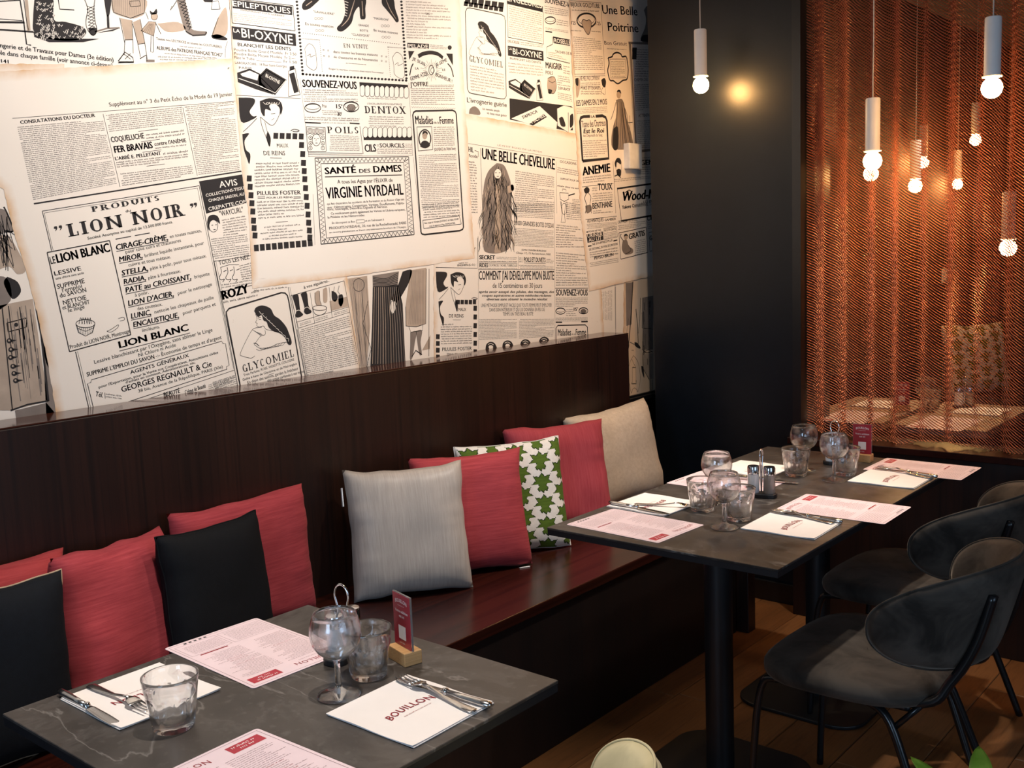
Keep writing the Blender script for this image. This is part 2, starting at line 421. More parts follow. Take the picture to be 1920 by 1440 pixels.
# ------------------------------------------------------------------ bench
bench = empty('banquette_bench', (2.0, 2.2, 0), label='long dark mahogany bench with a tall straight back along the newspaper wall', cat='bench')
def bpart(mb, name, mat, bevel=0.003):
    o = mb.build(name, mat, bench, bevel=bevel); o.matrix_parent_inverse = Matrix.Translation((-2.0, -2.2, 0)); return o
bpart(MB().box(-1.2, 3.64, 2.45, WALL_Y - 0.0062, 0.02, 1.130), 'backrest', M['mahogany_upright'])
bpart(MB().box(-1.2, 3.64, 2.45, WALL_Y - 0.0062, 1.130, 1.134), 'lit_top_ledge', M['mahogany_lit_top'], 0.001)  # thin layer on the backrest, coloured lighter as if lit from above
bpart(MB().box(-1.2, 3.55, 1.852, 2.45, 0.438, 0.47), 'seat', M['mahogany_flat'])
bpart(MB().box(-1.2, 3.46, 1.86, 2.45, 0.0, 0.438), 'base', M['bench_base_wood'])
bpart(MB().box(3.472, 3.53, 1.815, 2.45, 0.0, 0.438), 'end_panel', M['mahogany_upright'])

# ------------------------------------------------------------------ tables
def make_table(cx, cy, w, d, label):
    t = empty('bistro_table', (cx, cy, 0), 0, label, 'table', 'stone topped bistro tables')
    MB().box(-w / 2, w / 2, -d / 2, d / 2, 0.744, 0.75).build('table_top', M['dark_stone'], t, bevel=0.001, seg=1)
    MB().box(-w / 2 + .001, w / 2 - .001, -d / 2 + .001, d / 2 - .001, 0.729, 0.744).build('table_board', M['table_edge'], t)
    MB().lathe([(0.039, 0.012), (0.039, 0.722)], 32).build('column', M['black_metal'], t, angle=40)
    MB().box(-0.16, 0.16, -0.16, 0.16, 0.721, 0.729).build('mounting_plate', M['black_metal'], t)
    MB().prism(rounded(0.21, 0.21, 0.09, 8), 0, 0.012).build('base_plate', M['black_metal'], t, bevel=0.003)
    return t
T1 = make_table(1.025, 1.42, 0.656, 0.69, 'grey stone bistro table in the foreground, nearest the camera')
T2 = make_table(2.4555, 1.375, 0.654, 0.676, 'stone bistro table with salt and pepper caddy, middle of the three')
T3 = make_table(3.1105, 1.375, 0.654, 0.676, 'stone bistro table farthest away, next to the copper curtain')

# ------------------------------------------------------------------ chairs
def make_chair(mat, label, loc, rz, group='velvet dining chairs'):
    t = empty('dining_chair', loc, rz, label, 'chair', group)
    # seat: padded, wider at the front
    mb = MB(); n = 40; rings = [(0.0, 0.476), (0.45, 0.478), (0.78, 0.474), (0.93, 0.466), (0.995, 0.452), (1.0, 0.438), (0.97, 0.424), (0.85, 0.418), (0.0, 0.418)]
    def outline(a):
        c, s = math.cos(a), math.sin(a); p = 3.4
        r = 1 / (abs(c) ** p + abs(s) ** p) ** (1 / p)
        x, y = r * c, r * s
        return x * (0.248 + 0.018 * y), y * 0.218 + 0.005
    vs = []; fs = []
    for q, z in rings:
        for i in range(n):
            x, y = outline(2 * math.pi * i / n)
            dz = -0.012 * (1 - q) * (1 - y * 2) if z > 0.45 else 0
            vs.append((x * q, y * q + 0.01 * (1 - q), z + dz))
    for k in range(len(rings) - 1):
        for i in range(n):
            j = (i + 1) % n; fs.append((k * n + j, k * n + i, (k + 1) * n + i, (k + 1) * n + j))
    mb.add(vs, fs).build('seat', mat, t, smooth=True)
    # wrap-around back: an oval padded band bent round the seat
    mb = MB(); NU, NV = 44, 20; th_max = R(71); zc, H = 0.637, 0.130; vs = []; fs = []
    def surf(u, v, off):
        # square -> superellipse
        p = 2.35
        m = max(abs(u), abs(v)); l = (abs(u) ** p + abs(v) ** p) ** (1 / p)
        k = m / l if l > 1e-6 else 1
        s, q = u * k, v * k
        th = s * th_max; z = zc + q * H - 0.014 * s * s
        rr = 0.286 + 0.26 * (z - zc) + off
        return Vector((rr * math.sin(th), -0.004 - rr * math.cos(th) * 1.05, z))
    def edge(u, v):
        e = max(abs(u), abs(v)); return math.sqrt(max(0, 1 - e ** 6))
    for side in (0, 1):
        for i in range(NU + 1):
            for j in range(NV + 1):
                u = -1 + 2 * i / NU; v = -1 + 2 * j / NV
                off = (0.021 if side == 0 else -0.021) * edge(u, v)
                vs.append(surf(u, v, off))
    N = (NU + 1) * (NV + 1)
    for i in range(NU):
        for j in range(NV):
            a = i * (NV + 1) + j; b = a + NV + 1
            fs.append((a, b, b + 1, a + 1)); fs.append((N + a, N + a + 1, N + b + 1, N + b))
    o = mb.add(vs, fs).build('backrest', mat, t, smooth=True)
    bm = bmesh.new(); bm.from_mesh(o.data); bmesh.ops.remove_doubles(bm, verts=bm.verts, dist=0.0005); bm.to_mesh(o.data); bm.free()
    seam = [surf(u, v, 0) + Vector((0, 0, 0)) for u, v in ([(-1 + 2 * i / 40, 1.0) for i in range(41)] + [(1, 1 - 2 * i / 40) for i in range(1, 41)] + [(1 - 2 * i / 40, -1) for i in range(1, 41)] + [(-1, -1 + 2 * i / 40) for i in range(1, 41)])]
    MB().tube([p + Vector((0, 0, 0.0005)) for p in seam], 0.0024, 5).build('seam_piping', mat, o, smooth=True)
    for s in (-1, 1):
        MB().tube(smooth_path([(0.20 * s, 0.235, 0.0), (0.196 * s, 0.225, 0.2), (0.192 * s, 0.205, 0.375), (0.185 * s, 0.16, 0.408), (0.17 * s, 0.0, 0.41), (0.155 * s, -0.16, 0.41)], 6), 0.0095, 10).build('front_leg', M['chair_tube'], t, smooth=True)
        MB().tube(smooth_path([(0.165 * s, 0.02, 0.405), (0.155 * s, -0.19, 0.43), (0.140 * s, -0.245, 0.49), (0.128 * s, -0.293, 0.585), (0.118 * s, -0.325, 0.705)], 6), 0.0115, 10).build('back_upright', M['chair_tube'], t, smooth=True)
        MB().tube(smooth_path([(0.165 * s, -0.06, 0.405), (0.175 * s, -0.12, 0.37), (0.19 * s, -0.19, 0.2), (0.205 * s, -0.265, 0.0)], 6), 0.0105, 10).build('rear_leg', M['chair_tube'], t, smooth=True)
        MB().tube([(0.176 * s, -0.125, 0.355), (0.152 * s, -0.20, 0.44)], 0.0075, 8).build('brace', M['chair_tube'], t, smooth=True)
    MB().tube([(-0.165, -0.08, 0.405), (0.165, -0.08, 0.405)], 0.0085, 8).build('crossbar', M['chair_tube'], t, smooth=True)
    MB().tube([(-0.175, 0.1, 0.41), (0.175, 0.1, 0.41)], 0.0085, 8).build('crossbar', M['chair_tube'], t, smooth=True)
    return t
make_chair(M['grey_velvet'], 'dark grey velvet chair with wrap-around back, nearest of the two grey chairs', (2.475, 0.952, 0), R(-2))
make_chair(M['grey_velvet'], 'dark grey velvet chair at the farthest table, half hidden behind another chair', (3.135, 1.085, 0), R(-3))
make_chair(M['cream_velvet'], 'pale cream velvet chair at the foreground table, only its back edge in view', (1.03, 1.065, 0), R(2))

# ------------------------------------------------------------------ cushions
def make_cushion(name, mats, w, h, thick, loc, yaw, tilt, label, n=36, seed=0, painter=None, piping=None, wrinkle=0.012, ear=0.06, roll=0):
    """stands on its lower edge at loc, leaning back by tilt degrees"""
    mb = MB(); vs = []; fs = []; ms = []
    rnd = Vector((seed * 7.3, seed * 3.1, 0))
    def P(u, v, side):
        x = w / 2 * u * (1 - ear * (1 - v * v)); z = h / 2 * v * (1 - ear * (1 - u * u))
        e = max(0.0, (1 - u ** 4) * (1 - v ** 4))
        x += 0.007 * noise.noise(Vector((u * 0.8 + seed, v * 2.6, 3.0))) * abs(u) ** 2; z += 0.007 * noise.noise(Vector((u * 2.6, v * 0.8 + seed, 9.0))) * abs(v) ** 2
        t = 1.12 * thick / 2 * e ** 0.46 * (1 + 0.10 * noise.noise(Vector((u * 1.3, v * 1.3, seed + side))))
        q = Vector((x * 9, z * 9, side)) + rnd
        edge = max(abs(u), abs(v)) ** 3
        t += wrinkle * (0.35 + 1.4 * edge * (1 - edge ** 3)) * noise.noise(q) * e ** 0.4
        t += wrinkle * 0.6 * noise.noise(Vector((x * 40 if abs(u) < abs(v) else x * 8, z * 40 if abs(v) < abs(u) else z * 8, side)) + rnd) * edge * e ** 0.4
        return Vector((x, side * t, z))
    for side in (-1, 1):
        for i in range(n + 1):
            for j in range(n + 1): vs.append(P(-1 + 2 * i / n, -1 + 2 * j / n, side))
    N = (n + 1) ** 2
    for s in (0, 1):
        for i in range(n):
            for j in range(n):
                a = s * N + i * (n + 1) + j; b = a + n + 1
                fs.append((a, b, b + 1, a + 1) if s == 0 else (a, a + 1, b + 1, b))
                ms.append(painter(-1 + 2 * (i + .5) / n, -1 + 2 * (j + .5) / n) if painter else 0)
    mb.v = [tuple(p) for p in vs]; mb.f = fs; mb.m = ms
    o = mb.build(name, mats, None, smooth=True)
    bm = bmesh.new(); bm.from_mesh(o.data); bmesh.ops.remove_doubles(bm, verts=bm.verts, dist=0.0004); bm.to_mesh(o.data); bm.free()
    o.matrix_world = Matrix.Translation(loc) @ Matrix.Rotation(R(yaw), 4, 'Z') @ Matrix.Rotation(R(tilt), 4, (-1, 0, 0)) @ Matrix.Rotation(R(roll), 4, 'Y') @ Matrix.Translation((0, 0, h / 2 * (1 - ear * 0.3)))
    tag(o, label, 'cushion', 'cushions on the bench')
    if piping:
        m = 60; pts = []
        for k in range(4 * m):
            a = k / m; q = a % 1
            u, v = ((-1 + 2 * q, -1), (1, -1 + 2 * q), (1 - 2 * q, 1), (-1, 1 - 2 * q))[int(a)]
            p = P(u, v, 1); p.y = 0; pts.append(p)
        pts.append(pts[0])
        MB().tube(pts, 0.0022, 5).build('piping', piping, o, smooth=True)
    return o
SZ = 0.474
make_cushion('cushion', M['coral_linen'], 0.42, 0.378, 0.12, (0.905, 2.335, SZ), 3, 10, 'coral red cushion at the left end of the bench, behind the navy one', seed=1, roll=3)
make_cushion('cushion', M['red_linen'], 0.37, 0.37, 0.12, (1.212, 2.285, SZ), 20, 10, 'red linen cushion between the navy cushion and the black cushion', seed=2, roll=4)
make_cushion('cushion', M['navy_cotton'], 0.44, 0.385, 0.11, (0.795, 2.14, SZ), 8, 7, 'navy cushion with thin tan piping at the left edge of the photo', seed=3, roll=4, piping=M['tan_piping'], wrinkle=0.004)
make_cushion('cushion', M['red_linen'], 0.455, 0.378, 0.11, (1.63, 2.375, SZ), 2, 6, 'wide red cushion leaning on the backrest behind the black cushion', seed=4, roll=1)
make_cushion('cushion', M['black_cotton'], 0.345, 0.362, 0.10, (1.458, 2.25, SZ), 11, 9, 'black cotton cushion leaning in front of the wide red cushion', seed=5, roll=3, wrinkle=0.003, piping=M['black_cotton'])
g = make_cushion('cushion', M['grey_silk'], 0.375, 0.395, 0.13, (2.10, 2.215, SZ), -33, 14, 'silvery grey silk cushion, front of the row of five', seed=6, wrinkle=0.008)
MB().box(-0.0015, 0.0015, -0.012, 0.012, -0.028, 0.028).build('care_tag', M['white_tag'], g).location = (-0.192, 0.0, 0.12)
r6 = make_cushion('cushion', M['red_linen'], 0.385, 0.39, 0.12, (2.375, 2.205, SZ), -30, 14, 'red linen cushion squeezed between the grey and the green leaf cushions', seed=7, wrinkle=0.008)
MB().box(-0.018, 0.018, -0.012, 0.004, -0.002, 0.0).build('care_tag', M['white_tag'], r6).location = (0.155, -0.01, -0.198)
# leaf motif: seven-pointed leaf in rows
LEAF = [(0, 1.0), (0.26, 0.62), (0.78, 0.74), (0.60, 0.28), (1.0, -0.08), (0.40, -0.10), (0.32, -0.28), (0.50, -0.48), (0.36, -0.80), (0.18, -0.70), (0, -0.95)]
LEAF = LEAF + [(-x, y) for x, y in reversed(LEAF[1:-1])]
def in_poly(x, y, poly):
    c = False; n = len(poly); j = n - 1
    for i in range(n):
        (xi, yi), (xj, yj) = poly[i], poly[j]
        if (yi > y) != (yj > y) and x < (xj - xi) * (y - yi) / (yj - yi) + xi: c = not c
        j = i
    return c
def leaf_paint(u, v):
    cw, ch = 0.43, 0.40
    for k in (0, 1):
        col = math.floor((u + 1) / cw + 0.5 * 0)
        for cc in (col - 1, col, col + 1):
            cx = -1 + cw * (cc + 0.5); sh = (cc % 2) * 0.5
            rr = math.floor((v + 1) / ch - sh)
            for r2 in (rr - 1, rr, rr + 1):
                cy = -1 + ch * (r2 + 0.5 + sh)
                dx, dy = (u - cx) / (cw * 0.545), (v - cy) / (ch * 0.50)
                if abs(dx) < 1.2 and abs(dy) < 1.2:
                    if in_poly(dx * 1.16, dy * 1.16, LEAF): return 1
                    if in_poly(dx, dy, LEAF): return 2
        break
    return 0
make_cushion('cushion', [M['white_cotton'], M['green_stitch'], M['dark_green_stitch']], 0.385, 0.385, 0.11, (2.61, 2.225, SZ), -30, 13, 'white cushion with green stitched leaf pattern', n=130, seed=8, painter=leaf_paint, piping=M['white_cotton'], wrinkle=0.004)
make_cushion('cushion', M['pink_red_linen'], 0.40, 0.40, 0.12, (2.915, 2.26, SZ), -29, 13, 'pinkish red cushion between the leaf cushion and the cream cushion', seed=9)
make_cushion('cushion', M['cream_wool'], 0.44, 0.395, 0.15, (3.375, 2.31, SZ), -13, 11, 'large cream woven cushion at the pillar end of the bench', seed=10, wrinkle=0.008, roll=-4)

# ------------------------------------------------------------------ pendant lamps
def make_pendant(p, label, top=CEIL, group='bare bulb pendant lamps', bend=0.0):
    t = empty('pendant_lamp', p, 0, label, 'lamp', group)
    cz = 0.037
    MB().lathe([(0.0245, cz), (0.0245, cz + 0.172), (0.0225, cz + 0.176), (0.004, cz + 0.177)], 28).build('socket_cylinder', M['white_metal'], t, angle=40)
    MB().lathe([(0.012, cz - 0.008), (0.029, cz - 0.004), (0.030, cz - 0.001), (0.0245, cz + 0.0005)], 28).build('socket_flange', M['white_metal'], t, angle=40)
    MB().lathe([(0.0001, -0.0315), (0.010, -0.030), (0.020, -0.0245), (0.028, -0.0145), (0.0315, -0.001), (0.0298, 0.0105), (0.0245, 0.0205), (0.0165, 0.0275), (0.0135, 0.031), (0.0135, 0.034)], 28).build('bulb', M['lit_bulb'], t, smooth=True)
    h = top - p[2]
    MB().tube(smooth_path([(0, 0, cz + 0.176), (0.0, 0.0, cz + 0.26), (bend, bend * .5, cz + 0.42), (bend * 0.5, 0, h)], 5), 0.0022, 6).build('cord', M['white_cord'], t, smooth=True)
    return t
make_pendant((3.705, 2.123, 2.118), 'white pendant lamp hanging in front of the black pillar', bend=-0.006)
make_pendant((3.607, 1.396, 1.759), 'lowest white pendant lamp hanging in front of the copper curtain', bend=-0.01)
make_pendant((3.494, 0.978, 1.943), 'white pendant lamp in front of the curtain at the upper right corner', bend=0.004)
def beyond(u, v, depth):
    return CAMP + ray(u, v) * depth
for u, v, d, lab in ((1890, 465, 3.95, 'low pendant lamp close behind the copper curtain at the right edge'),
                     (1633, 326, 4.5, 'bulb glowing behind the curtain just below the lowest front pendant'),
                     (1716, 349, 4.9, 'bulb behind the curtain, lower left of the middle cluster'),
                     (1731, 305, 6.0, 'bulb far behind the curtain, upper left of the middle cluster'),
                     (1795, 346, 6.5, 'smallest bulb far behind the curtain, right of the middle cluster'),
                     (1829, 263, 6.0, 'highest bulb seen far behind the curtain')):
    make_pendant(tuple(beyond(u, v, d)), lab, group='pendant lamps beyond the curtain')
# ------------------------------------------------------------------ lettering helpers
_font_cache = {}
def glyphs(text, bold=0.0, shear=0.0, spacing=1.0, res=2, single=False):
    """flat text as (verts, faces) in a box: width fitted to 1, baseline at 0, cap height 1"""
    k = (text, bold, shear, spacing, res, single)
    if k in _font_cache: return _font_cache[k]
    cu = bpy.data.curves.new('type', 'FONT'); cu.body = text; cu.size = 1; cu.shear = shear
    if single: cu.offset = min(bold, 0.009)
    cu.space_character = spacing; cu.resolution_u = res; cu.fill_mode = 'FRONT'
    ob = bpy.data.objects.new('type', cu)
    me = bpy.data.meshes.new_from_object(ob)
    vs = [(v.co.x, v.co.y) for v in me.vertices]; fs = [tuple(p.vertices) for p in me.polygons]
    bpy.data.objects.remove(ob); bpy.data.curves.remove(cu); bpy.data.meshes.remove(me)
    if not vs: return [], []
    if bold > 0.001 and not single:
        n0 = len(vs); f0 = list(fs); v0 = list(vs)
        for dx, dy in ((bold * 0.8, 0), (-bold * 0.8, 0), (bold * 1.6, 0), (-bold * 1.6, 0), (0, bold * .8)):
            k0 = len(vs); vs = vs + [(x + dx, y + dy) for x, y in v0]; fs = fs + [tuple(i + k0 for i in q) for q in f0]
    x0 = min(p[0] for p in vs); x1 = max(p[0] for p in vs)
    cap = 0.729
    vs = [((x - x0) / max(1e-6, x1 - x0), y / cap) for x, y in vs]
    _font_cache[k] = (vs, fs); return vs, fs
def text_flat(mb, text, x0, y0, w, h, z, bold=0.0, arc=0.0, mi=0, shear=0.0, spacing=1.0):
    """text lying in the xy plane from (x0,y0), width w, cap height h, optional upward arc"""
    vs, fs = glyphs(text, bold, shear, spacing, single=True)
    out = []
    for x, y in vs:
        a = arc * (4 * x * (1 - x)); out.append((x0 + x * w, y0 + y * h + a, z))
    mb.add(out, fs, mi)
def flat_rect(mb, x0, x1, y0, y1, z, mi=0):
    mb.add([(x0, y0, z), (x1, y0, z), (x1, y1, z), (x0, y1, z)], [(0, 1, 2, 3)], mi)
def micro_line(mb, x0, x1, y, h, z, rnd, mi=0, dens=0.62):
    """a line of print too small to read: little strokes grouped as words"""
    x = x0; lw = h * 0.62
    while x < x1 - lw:
        n = rnd.randint(2, 9)
        for k in range(n):
            if x > x1 - lw: break
            hh = h * rnd.choice((0.7, 0.7, 0.7, 1.0, 1.05))
            flat_rect(mb, x, x + lw * 0.34, y, y + hh, z, mi)
            if rnd.random() < 0.75:
                yy = y + h * rnd.choice((0.0, 0.35, 0.55)); flat_rect(mb, x + lw * 0.34, x + lw * 0.8, yy, yy + h * 0.2, z, mi)
            x += lw
        x += lw * 0.8

# ------------------------------------------------------------------ paper on the tables
def make_menu(cx, cy, rz, label, w=0.212, h=0.306, lift=0.0, zt=0.75):
    """A4 menu; local +Y is the top of the page"""
    t = empty('paper_menu', (cx, cy, zt + 0.0006), rz, label, 'menu', 'printed paper menus')
    MB().prism(rounded(w / 2, h / 2, 0.006, 3), 0, 0.0006).build('sheet', M['menu_paper'], t)
    rnd = random.Random(5); a = MB(); b = MB(); c = MB(); z = 0.0008
    def frame(mb, x0, x1, y0, y1, t_):
        flat_rect(mb, x0, x1, y0, y0 + t_, z); flat_rect(mb, x0, x1, y1 - t_, y1, z); flat_rect(mb, x0, x0 + t_, y0, y1, z); flat_rect(mb, x1 - t_, x1, y0, y1, z)
    X, Y = w / 2, h / 2
    frame(b, -X + 0.006, X - 0.006, -Y + 0.006, Y - 0.006, 0.0007)
    text_flat(a, 'BOUILLON', -0.088, Y - 0.036, 0.082, 0.0125, z, 0.012, 0.006, spacing=1.1)
    micro_line(b, -0.07, -0.02, Y - 0.043, 0.0022, z, rnd)
    flat_rect(c, 0.03, 0.092, Y - 0.042, Y - 0.017, z)
    cw = MB()
    for k, yy in enumerate((Y - 0.027, Y - 0.036)): micro_line(cw, 0.038 + k * .01, 0.085 - k * .01, yy, 0.0055, z + 0.0001, rnd)
    yy = Y - 0.056
    while yy > -Y + 0.10:
        for col in (-0.094, 0.004):
            if rnd.random() < 0.12:
                micro_line(a, col + 0.02, col + 0.06, yy, 0.003, z, rnd)
            else: micro_line(b, col, col + rnd.uniform(0.055, 0.088), yy, 0.0021, z, rnd)
        yy -= 0.0058
    frame(b, -0.094, 0.0, -Y + 0.018, -Y + 0.085, 0.0005); frame(b, 0.006, 0.094, -Y + 0.018, -Y + 0.085, 0.0005)
    flat_rect(a, 0.02, 0.08, -Y + 0.088, -Y + 0.0925, z)
    for k in range(9): micro_line(b, -0.09, -0.008, -Y + 0.024 + k * 0.0065, 0.0021, z, rnd); micro_line(b, 0.01, 0.085, -Y + 0.03 + k * 0.0055, 0.002, z, rnd)
    blk = MB()
    for k in range(5): flat_rect(blk, 0.02 + k * 0.011, 0.026 + k * 0.011, -Y + 0.009, -Y + 0.0145, z)
    c.build('red_stamp', M['red_ink'], t)
    for o in (a.build('lettering', M['dark_red_ink'], t), b.build('fine_print', M['grey_pink_ink'], t), cw.build('stamp_lettering', M['sign_white'], t), blk.build('small_icons', M['print_ink'], t)): o['kind'] = 'stuff'
    return t
def make_napkin(cx, cy, rz, label, w=0.19, h=0.20, zt=0.75):
    """folded paper napkin; lettering reads with +Y up"""
    t = empty('paper_napkin', (cx, cy, zt + 0.0004), rz, label, 'napkin', 'folded paper napkins')
    mb = MB(); n = 16
    for z0, z1, sh in ((0.0, 0.0012, 0.0), (0.0014, 0.0026, 0.0015)):
        vs = []; fs = []
        for side, zz in ((0, z0), (1, z1)):
            for i in range(n + 1):
                for j in range(n + 1):
                    u, v = i / n - .5, j / n - .5
                    wav = 0.0016 * (abs(2 * u) ** 6) * (0.5 + 0.5 * math.sin(v * 9 + rz)) + 0.001 * (abs(2 * v) ** 6)
                    vs.append((u * w - sh, v * h + sh, zz + wav * (1 if z0 > 0 else 0.3)))
        N = (n + 1) ** 2
        for i in range(n):
            for j in range(n):
                a = i * (n + 1) + j; b = a + n + 1
                fs.append((N + a, N + b, N + b + 1, N + a + 1)); fs.append((a, a + 1, b + 1, b))
        for i in range(n):
            for e in ((i, i + 1), (n * (n + 1) + i + 1, n * (n + 1) + i)): fs.append((e[0], e[1], N + e[1], N + e[0]))
            for e in (((i + 1) * (n + 1), i * (n + 1)), (i * (n + 1) + n, (i + 1) * (n + 1) + n)): fs.append((e[0], e[1], N + e[1], N + e[0]))
        mb.add(vs, fs)
    mb.build('paper_fold', M['napkin_paper'], t, smooth=False)
    a = MB(); rnd = random.Random(3)
    text_flat(a, 'BOUILLON', -0.052, -0.008, 0.104, 0.0175, 0.0034, 0.010, 0.0085, spacing=1.12)
    micro_line(a, -0.03, 0.034, -0.0155, 0.0026, 0.0034, rnd)
    a.build('lettering', M['dark_red_ink'], t)['kind'] = 'stuff'
    return t

# ------------------------------------------------------------------ cutlery (local x = length, handle end at 0)
def strip(mb, stations, n=7, mi=0):
    """lens shaped bar: stations of (x, half width, half thickness, z)"""
    vs = []; fs = []
    for x, w, th, z in stations:
        for k in range(2 * n):
            a = math.pi * k / n
            vs.append((x, w * math.cos(a), z + th * math.sin(a)))
    m = 2 * n
    for i in range(len(stations) - 1):
        for k in range(m):
            j = (k + 1) % m; fs.append((i * m + k, (i + 1) * m + k, (i + 1) * m + j, i * m + j))
    fs.append(tuple(range(m))); fs.append(tuple((len(stations) - 1) * m + k for k in reversed(range(m))))
    mb.add(vs, fs, mi)
def make_fork(loc, rz, label):
    t = empty('dinner_fork', loc, rz, label, 'fork', 'steel forks')
    mb = MB()
    strip(mb, [(0, 0.003, 0.001, 0.003), (0.004, 0.0095, 0.0014, 0.003), (0.03, 0.0085, 0.0016, 0.003), (0.08, 0.0045, 0.0020, 0.005), (0.115, 0.0032, 0.0022, 0.011), (0.130, 0.0042, 0.0018, 0.013)])
    mb.build('handle', M['steel'], t, smooth=True)
    h = MB(); strip(h, [(0.128, 0.004, 0.0017, 0.0128), (0.138, 0.011, 0.0012, 0.0115), (0.147, 0.0125, 0.001, 0.009), (0.155, 0.0122, 0.001, 0.0075)])
    h.build('head', M['steel'], t, smooth=True)
    for k in range(4):
        y = -0.0102 + 0.0068 * k; tt = MB()
        tt.tube([(0.153, y, 0.0078), (0.17, y, 0.0058), (0.185, y, 0.0062), (0.198, y * 0.96, 0.0085)], [0.0017, 0.0016, 0.0014, 0.0006], 6)
        tt.build('tine', M['steel'], t, smooth=True)
    return t
def make_knife(loc, rz, label):
    t = empty('table_knife', loc, rz, label, 'knife', 'steel table knives')
    hd = MB(); strip(hd, [(0, 0.002, 0.002, 0.006), (0.003, 0.0068, 0.005, 0.006), (0.02, 0.0075, 0.0052, 0.006), (0.06, 0.0062, 0.0048, 0.006), (0.094, 0.0055, 0.0045, 0.006)])
    hd.build('handle', M['steel'], t, smooth=True)
    b = MB(); b.lathe([(0.0001, -0.007), (0.005, -0.0055), (0.0068, 0), (0.005, 0.0055), (0.0001, 0.007)], 14)
    o = b.build('bolster', M['chrome'], t, smooth=True); o.location = (0.099, 0, 0.0065); o.rotation_euler = (0, R(90), 0)
    bl = MB(); strip(bl, [(0.104, 0.0045, 0.0018, 0.006), (0.112, 0.0085, 0.0010, 0.005), (0.16, 0.0098, 0.0009, 0.0035), (0.195, 0.009, 0.0008, 0.0026), (0.210, 0.0055, 0.0007, 0.0022), (0.2155, 0.0012, 0.0005, 0.002)])
    bl.build('blade', M['steel'], t, smooth=True)
    return t

# ------------------------------------------------------------------ glasses
def tumbler_mesh():
    n = 72; rows = []
    # outer profile with nine concave flutes that end in arches below the plain lip
    def outer(z, a):
        r = 0.0325 + (0.0455 - 0.0325) * (z / 0.09) ** 0.9
        fa = (a * 9 / (2 * math.pi)) % 1; arch = 0.060 - 0.016 * (2 * fa - 1) ** 2
        ins = 1 / (1 + math.exp((z - arch) / 0.0012)); ins *= min(1, z / 0.006)
        return r - 0.0026 * ins * math.cos((fa - .5) * math.pi) ** 0.7 if ins > 1e-3 else r
    zs = [0.0, 0.003, 0.008, 0.02, 0.032, 0.040, 0.044, 0.048, 0.052, 0.055, 0.058, 0.060, 0.062, 0.066, 0.076, 0.086, 0.0895]
    vs = []; fs = []
    for z in zs:
        for i in range(n):
            a = 2 * math.pi * i / n; r = outer(z, a) - (0.002 if z == 0 else 0); vs.append((r * math.cos(a), r * math.sin(a), z))
    inner = [(0.0441, 0.0905), (0.0432, 0.0895), (0.0415, 0.076), (0.0385, 0.055), (0.034, 0.030), (0.0305, 0.0135), (0.026, 0.0105), (0.012, 0.0095)]
    for r, z in inner:
        for i in range(n):
            a = 2 * math.pi * i / n; vs.append((r * math.cos(a), r * math.sin(a), z))
    K = len(zs) + len(inner)
    for k in range(K - 1):
        for i in range(n):
            j = (i + 1) % n; fs.append((k * n + i, k * n + j, (k + 1) * n + j, (k + 1) * n + i))
    vs.append((0, 0, 0.0095)); vs.append((0, 0, 0.002)); c1, c0 = len(vs) - 2, len(vs) - 1
    for i in range(n):
        j = (i + 1) % n; fs.append(((K - 1) * n + i, (K - 1) * n + j, c1)); fs.append((j, i, c0))
    return MB().add(vs, fs).mesh('tumbler', M['clear_glass'], True)
TUMBLER = tumbler_mesh()
def make_tumbler(x, y, label, rz=0.0):
    o = bpy.data.objects.new('water_tumbler', TUMBLER); COL.objects.link(o); o.location = (x, y, 0.7505); o.rotation_euler = (0, 0, rz)
    return tag(o, label, 'glass', 'faceted water tumblers')
def make_wine(x, y, label):
    t = empty('wine_glass', (x, y, 0.7503), 0, label, 'glass', 'stemmed wine glasses')
    out = [(0.0005, 0.0), (0.034, 0.0), (0.0375, 0.0012), (0.0375, 0.0024), (0.030, 0.0042), (0.014, 0.008), (0.0068, 0.014), (0.0052, 0.022), (0.0050, 0.055), (0.0062, 0.063), (0.011, 0.068)]
    MB().lathe(out + [(0.0001, 0.069)], 40, cap=False).build('stem_and_foot', M['clear_glass'], t, smooth=True)
    bowl = [(0.0001, 0.0676), (0.011, 0.0682), (0.022, 0.0725), (0.033, 0.0815), (0.0415, 0.0955), (0.0445, 0.111), (0.0435, 0.126), (0.0395, 0.140), (0.0362, 0.1485), (0.0358, 0.1490), (0.0350, 0.1485), (0.0382, 0.1400), (0.0421, 0.126), (0.0431, 0.111), (0.0401, 0.0962), (0.0318, 0.0828), (0.0210, 0.0742), (0.011, 0.0708), (0.0001, 0.0702)]
    MB().lathe(bowl, 44, cap=False).build('bowl', M['thin_glass'], t, smooth=True)
    return t

